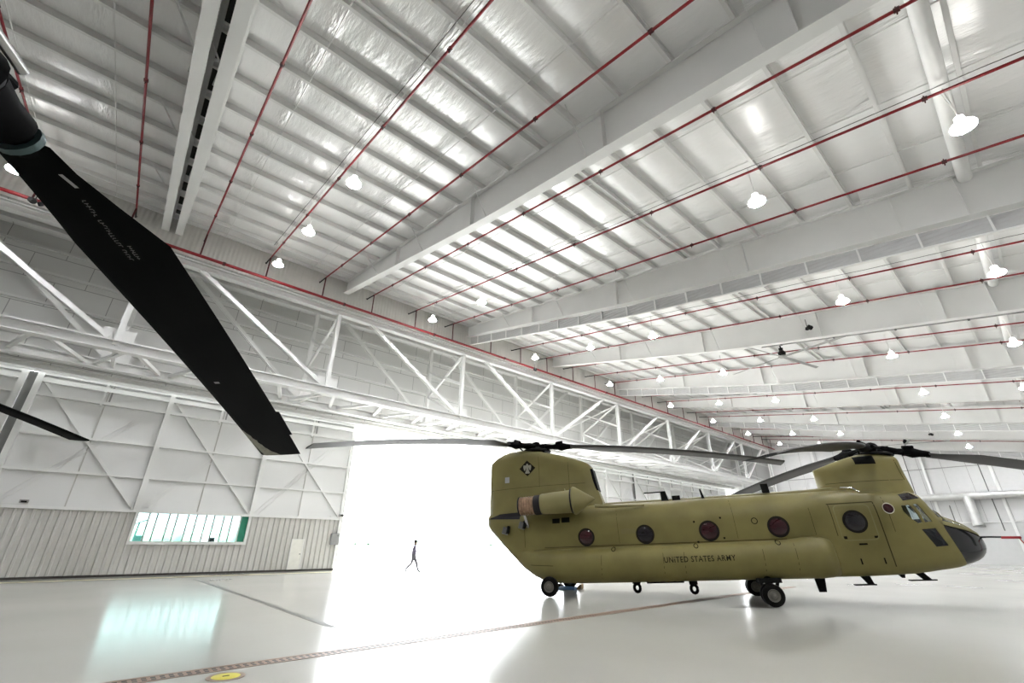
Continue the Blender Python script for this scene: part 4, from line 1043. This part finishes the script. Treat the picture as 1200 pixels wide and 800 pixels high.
m = MB(); m.box(-.32, .32, -.22, -.2, 0, .09).box(-.32, .32, .2, .22, 0, .09).box(-.32, -.3, -.2, .2, 0, .09).box(.3, .32, -.2, .2, 0, .09); m.build('rim', M_bluerefl, r)
for i, (l, dx, ln) in enumerate(((-1.78, .0, 1.3), (-1.45, .1, 1.0), (1.6, 0, 1.6))):
    a = hw(3.3, l); d = Vector((-.83, .56, 0)) if i < 2 else Vector((-.8, .6, 0)); n_ = Vector((-d.y, d.x, 0))
    m = MB(); m.add([a - n_ * .08, a + n_ * .08, a + n_ * .05 + d * ln, a - n_ * .05 + d * ln], [(0, 1, 2, 3)])
    for v in m.v: v.z = .004
    tag(m.build('tyre_mark', M_skid), ['dark rubber mark on the floor behind the outer near front wheel', 'dark rubber mark on the floor behind the inner near front wheel', 'dark rubber mark on the floor by the far front wheels'][i], 'floor mark', 'tyre marks')

# ------------------------------------------------------------------ person walking in the doorway
def person(loc, face):
    r = tag(empty('person', loc), 'person in dark top and grey trousers walking in the bright doorway, one arm raised', 'person')
    r.rotation_euler = (0, 0, face)
    # x forward, y left, z up; height 1.78
    J = {'pel': (0, 0, .94, .125), 'wst': (.01, 0, 1.08, .115), 'chs': (.03, 0, 1.3, .145), 'nkb': (.03, 0, 1.46, .075), 'nk': (.05, 0, 1.53, .055), 'hd': (.07, 0, 1.63, .088), 'hd2': (.075, 0, 1.71, .075),
         'hl': (0, .1, .9, .1), 'kl': (.2, .1, .5, .062), 'al': (.32, .09, .1, .042), 'fl': (.38, .09, .045, .04), 'tl': (.5, .1, .03, .028),
         'hr': (0, -.1, .9, .1), 'kr': (-.07, -.1, .49, .062), 'ar': (-.4, -.09, .17, .042), 'fr': (-.42, -.09, .09, .04), 'tr': (-.32, -.1, .03, .028),
         'sl': (.03, .19, 1.4, .06), 'el': (-.1, .25, 1.13, .045), 'wl': (-.02, .26, .88, .03), 'ml': (.0, .26, .8, .032),
         'sr': (.03, -.19, 1.4, .06), 'er': (.06, -.26, 1.13, .045), 'wr': (.3, -.2, 1.17, .03), 'mr': (.37, -.18, 1.19, .032)}
    E = [('pel', 'wst'), ('wst', 'chs'), ('chs', 'nkb'), ('nkb', 'nk'), ('nk', 'hd'), ('hd', 'hd2'), ('pel', 'hl'), ('hl', 'kl'), ('kl', 'al'), ('al', 'fl'), ('fl', 'tl'), ('pel', 'hr'), ('hr', 'kr'), ('kr', 'ar'), ('ar', 'fr'), ('fr', 'tr'),
         ('chs', 'sl'), ('sl', 'el'), ('el', 'wl'), ('wl', 'ml'), ('chs', 'sr'), ('sr', 'er'), ('er', 'wr'), ('wr', 'mr')]
    for (w_, tip_, sy) in (('ml', (0, 0, -1), 1), ('mr', (1, 0, .1), -1)):
        b0 = Vector(J[w_][:3]); t = Vector(tip_).normalized(); sd = Vector((1, 0, 0)) if abs(t.z) > .5 else Vector((0, 0, 1))
        for k in range(4):
            base = b0 + sd * (.03 - .02 * k) + t * .03; n1, n2 = '%s%da' % (w_, k), '%s%db' % (w_, k); ln = (.04, .048, .045, .034)[k]
            J[n1] = (*(base + t * ln * .6), .009); J[n2] = (*(base + t * ln * 1.1 + Vector((.0, -sy * .012, 0)) * 1), .007); E += [(w_, n1), (n1, n2)]
        b = b0 + sd * .045 + t * .01; J[w_ + 't'] = (*b, .011); J[w_ + 'u'] = (*(b + t * .035 + sd * .008), .008); E += [(w_, w_ + 't'), (w_ + 't', w_ + 'u')]
    bm = bmesh.new(); sk = bm.verts.layers.skin.verify(); vm = {}
    for k, (x, y, z, rr) in J.items():
        v = bm.verts.new((x, y, z)); rr = rr * (1.22 if rr > .025 else 1); v[sk].radius = (rr, rr * (1.15 if k in ('wst', 'chs', 'pel') else 1)); v[sk].use_root = (k == 'pel'); vm[k] = v
    for a, b in E: bm.edges.new((vm[a], vm[b]))
    me = bpy.data.meshes.new('body'); bm.to_mesh(me); bm.free()
    o = bpy.data.objects.new('tmp', me); COL.objects.link(o)
    s_ = o.modifiers.new('s', 'SKIN'); s_.use_smooth_shade = True
    u_ = o.modifiers.new('u', 'SUBSURF'); u_.levels = 2; u_.render_levels = 2
    bme = evalmesh(o); bpy.data.objects.remove(o)
    bme.materials.clear()
    for q in (M_skin, M_shirt, M_trouser, M_black): bme.materials.append(q)
    for p in bme.polygons:
        c = p.center; i = 1
        if c.z > 1.5: i = 0
        elif c.z < .1: i = 3
        elif c.z < .97 and abs(c.y) < .21: i = 2
        elif (c.y > .2 and c.z < .9) or (c.y < -.1 and c.x > .28 and c.z > 1): i = 0
        p.material_index = i
    bme.shade_smooth()
    b = link('body', bme, r)
    m = MB(); m.lathe((.055, 0, 1.69), (-.25, 0, 1), [(-.07, .1), (-.02, .105), (.04, .1), (.085, .07), (.105, .02)], 16); m.build('hair', M_hair, r, 60)
    m = MB(); m.tube([(.14, 0, 1.66), (.175, 0, 1.63), (.15, 0, 1.615)], [.008, .016, .008], 6); m.build('nose', M_skin, r, 60)
person((15.62, 26.75, 0), math.radians(-32))

# ------------------------------------------------------------------ outside
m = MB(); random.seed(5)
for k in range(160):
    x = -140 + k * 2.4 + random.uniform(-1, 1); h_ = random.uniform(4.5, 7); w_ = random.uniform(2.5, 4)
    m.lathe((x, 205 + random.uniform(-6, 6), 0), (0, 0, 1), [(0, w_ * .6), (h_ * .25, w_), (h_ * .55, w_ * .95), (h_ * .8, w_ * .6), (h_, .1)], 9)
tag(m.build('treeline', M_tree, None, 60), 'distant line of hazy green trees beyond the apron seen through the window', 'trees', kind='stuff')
r = tag(empty('van', (10.3, 60, -.03)), 'white van parked outside, seen through the right part of the window', 'van')
m = MB(); m.prism([(-1.2, -.9, .35), (1.2, -.9, .35), (1.2, -.9, 1.1), (.75, -.9, 1.25), (.35, -.9, 2.1), (-1.2, -.9, 2.15)], (0, 1.8, 0)); bev(m.build('body', M_van, r), .08)
m = MB(); m.box(-.3, .25, -.92, -.9, 1.35, 1.9); m.build('side_window', M_nose, r)
for sx in (-.75, .75):
    for sy in (-.85, .85):
        m = MB(); m.lathe((sx, sy, .33), (0, 1, 0), [(-.1, .2), (-.1, .33), (.1, .33), (.1, .2)], 16); m.build('wheel', M_tyre, r, 40)
r = tag(empty('ground_power_cart', (3.6, 55, -.03)), 'dark teal ground cart with a mast outside, seen through the left end of the window', 'cart')
m = MB(); m.box(-.9, .9, -.5, .5, .6, .72); m.box(-.9, .9, -.5, .5, 1.2, 1.3); m.build('bed', M_tealdark, r)
m = MB(); m.box(-.1, .6, -.4, .4, 1.3, 2.0); bev(m.build('engine_box', M_tealdark, r), .05)
m = MB(); m.tube([(-.1, 0, 1.3), (0, 0, 3.1), (.5, 0, 3.3)], .06, 8); m.tube([(-.6, 0, 2.7), (.1, 0, 3.15)], .04, 8); m.build('mast', M_tealdark, r, 40)
for sx in (-.65, .65):
    m = MB(); m.lathe((sx, -.5, .3), (0, 1, 0), [(-.1, .15), (-.1, .3), (.1, .3), (.1, .15)], 14); m.build('wheel', M_tyre, r, 40)
    m = MB(); m.lathe((sx, .5, .3), (0, 1, 0), [(-.1, .15), (-.1, .3), (.1, .3), (.1, .15)], 14); m.build('wheel', M_tyre, r, 40)

# ------------------------------------------------------------------ light
w = bpy.data.worlds.new('sky'); scene.world = w; w.use_nodes = True
bg = w.node_tree.nodes['Background']; bg.inputs['Color'].default_value = (.93, .97, 1, 1); bg.inputs['Strength'].default_value = 8
sd = bpy.data.lights.new('sun', 'SUN'); sd.energy = 34; sd.angle = .01; so = bpy.data.objects.new('sun', sd); COL.objects.link(so)
so.rotation_euler = Vector((-.25, -.4, 1)).to_track_quat('Z', 'Y').to_euler()
scene.view_settings.view_transform = 'Standard'; scene.view_settings.look = 'None'; scene.view_settings.gamma = 1; scene.view_settings.exposure = .58
scene.view_settings.use_curve_mapping = False
cy = scene.cycles
cy.max_bounces = 10; cy.diffuse_bounces = 6; cy.glossy_bounces = 4; cy.transparent_max_bounces = 12
cy.use_denoising = True; cy.sample_clamp_indirect = 6; cy.caustics_reflective = False; cy.caustics_refractive = False
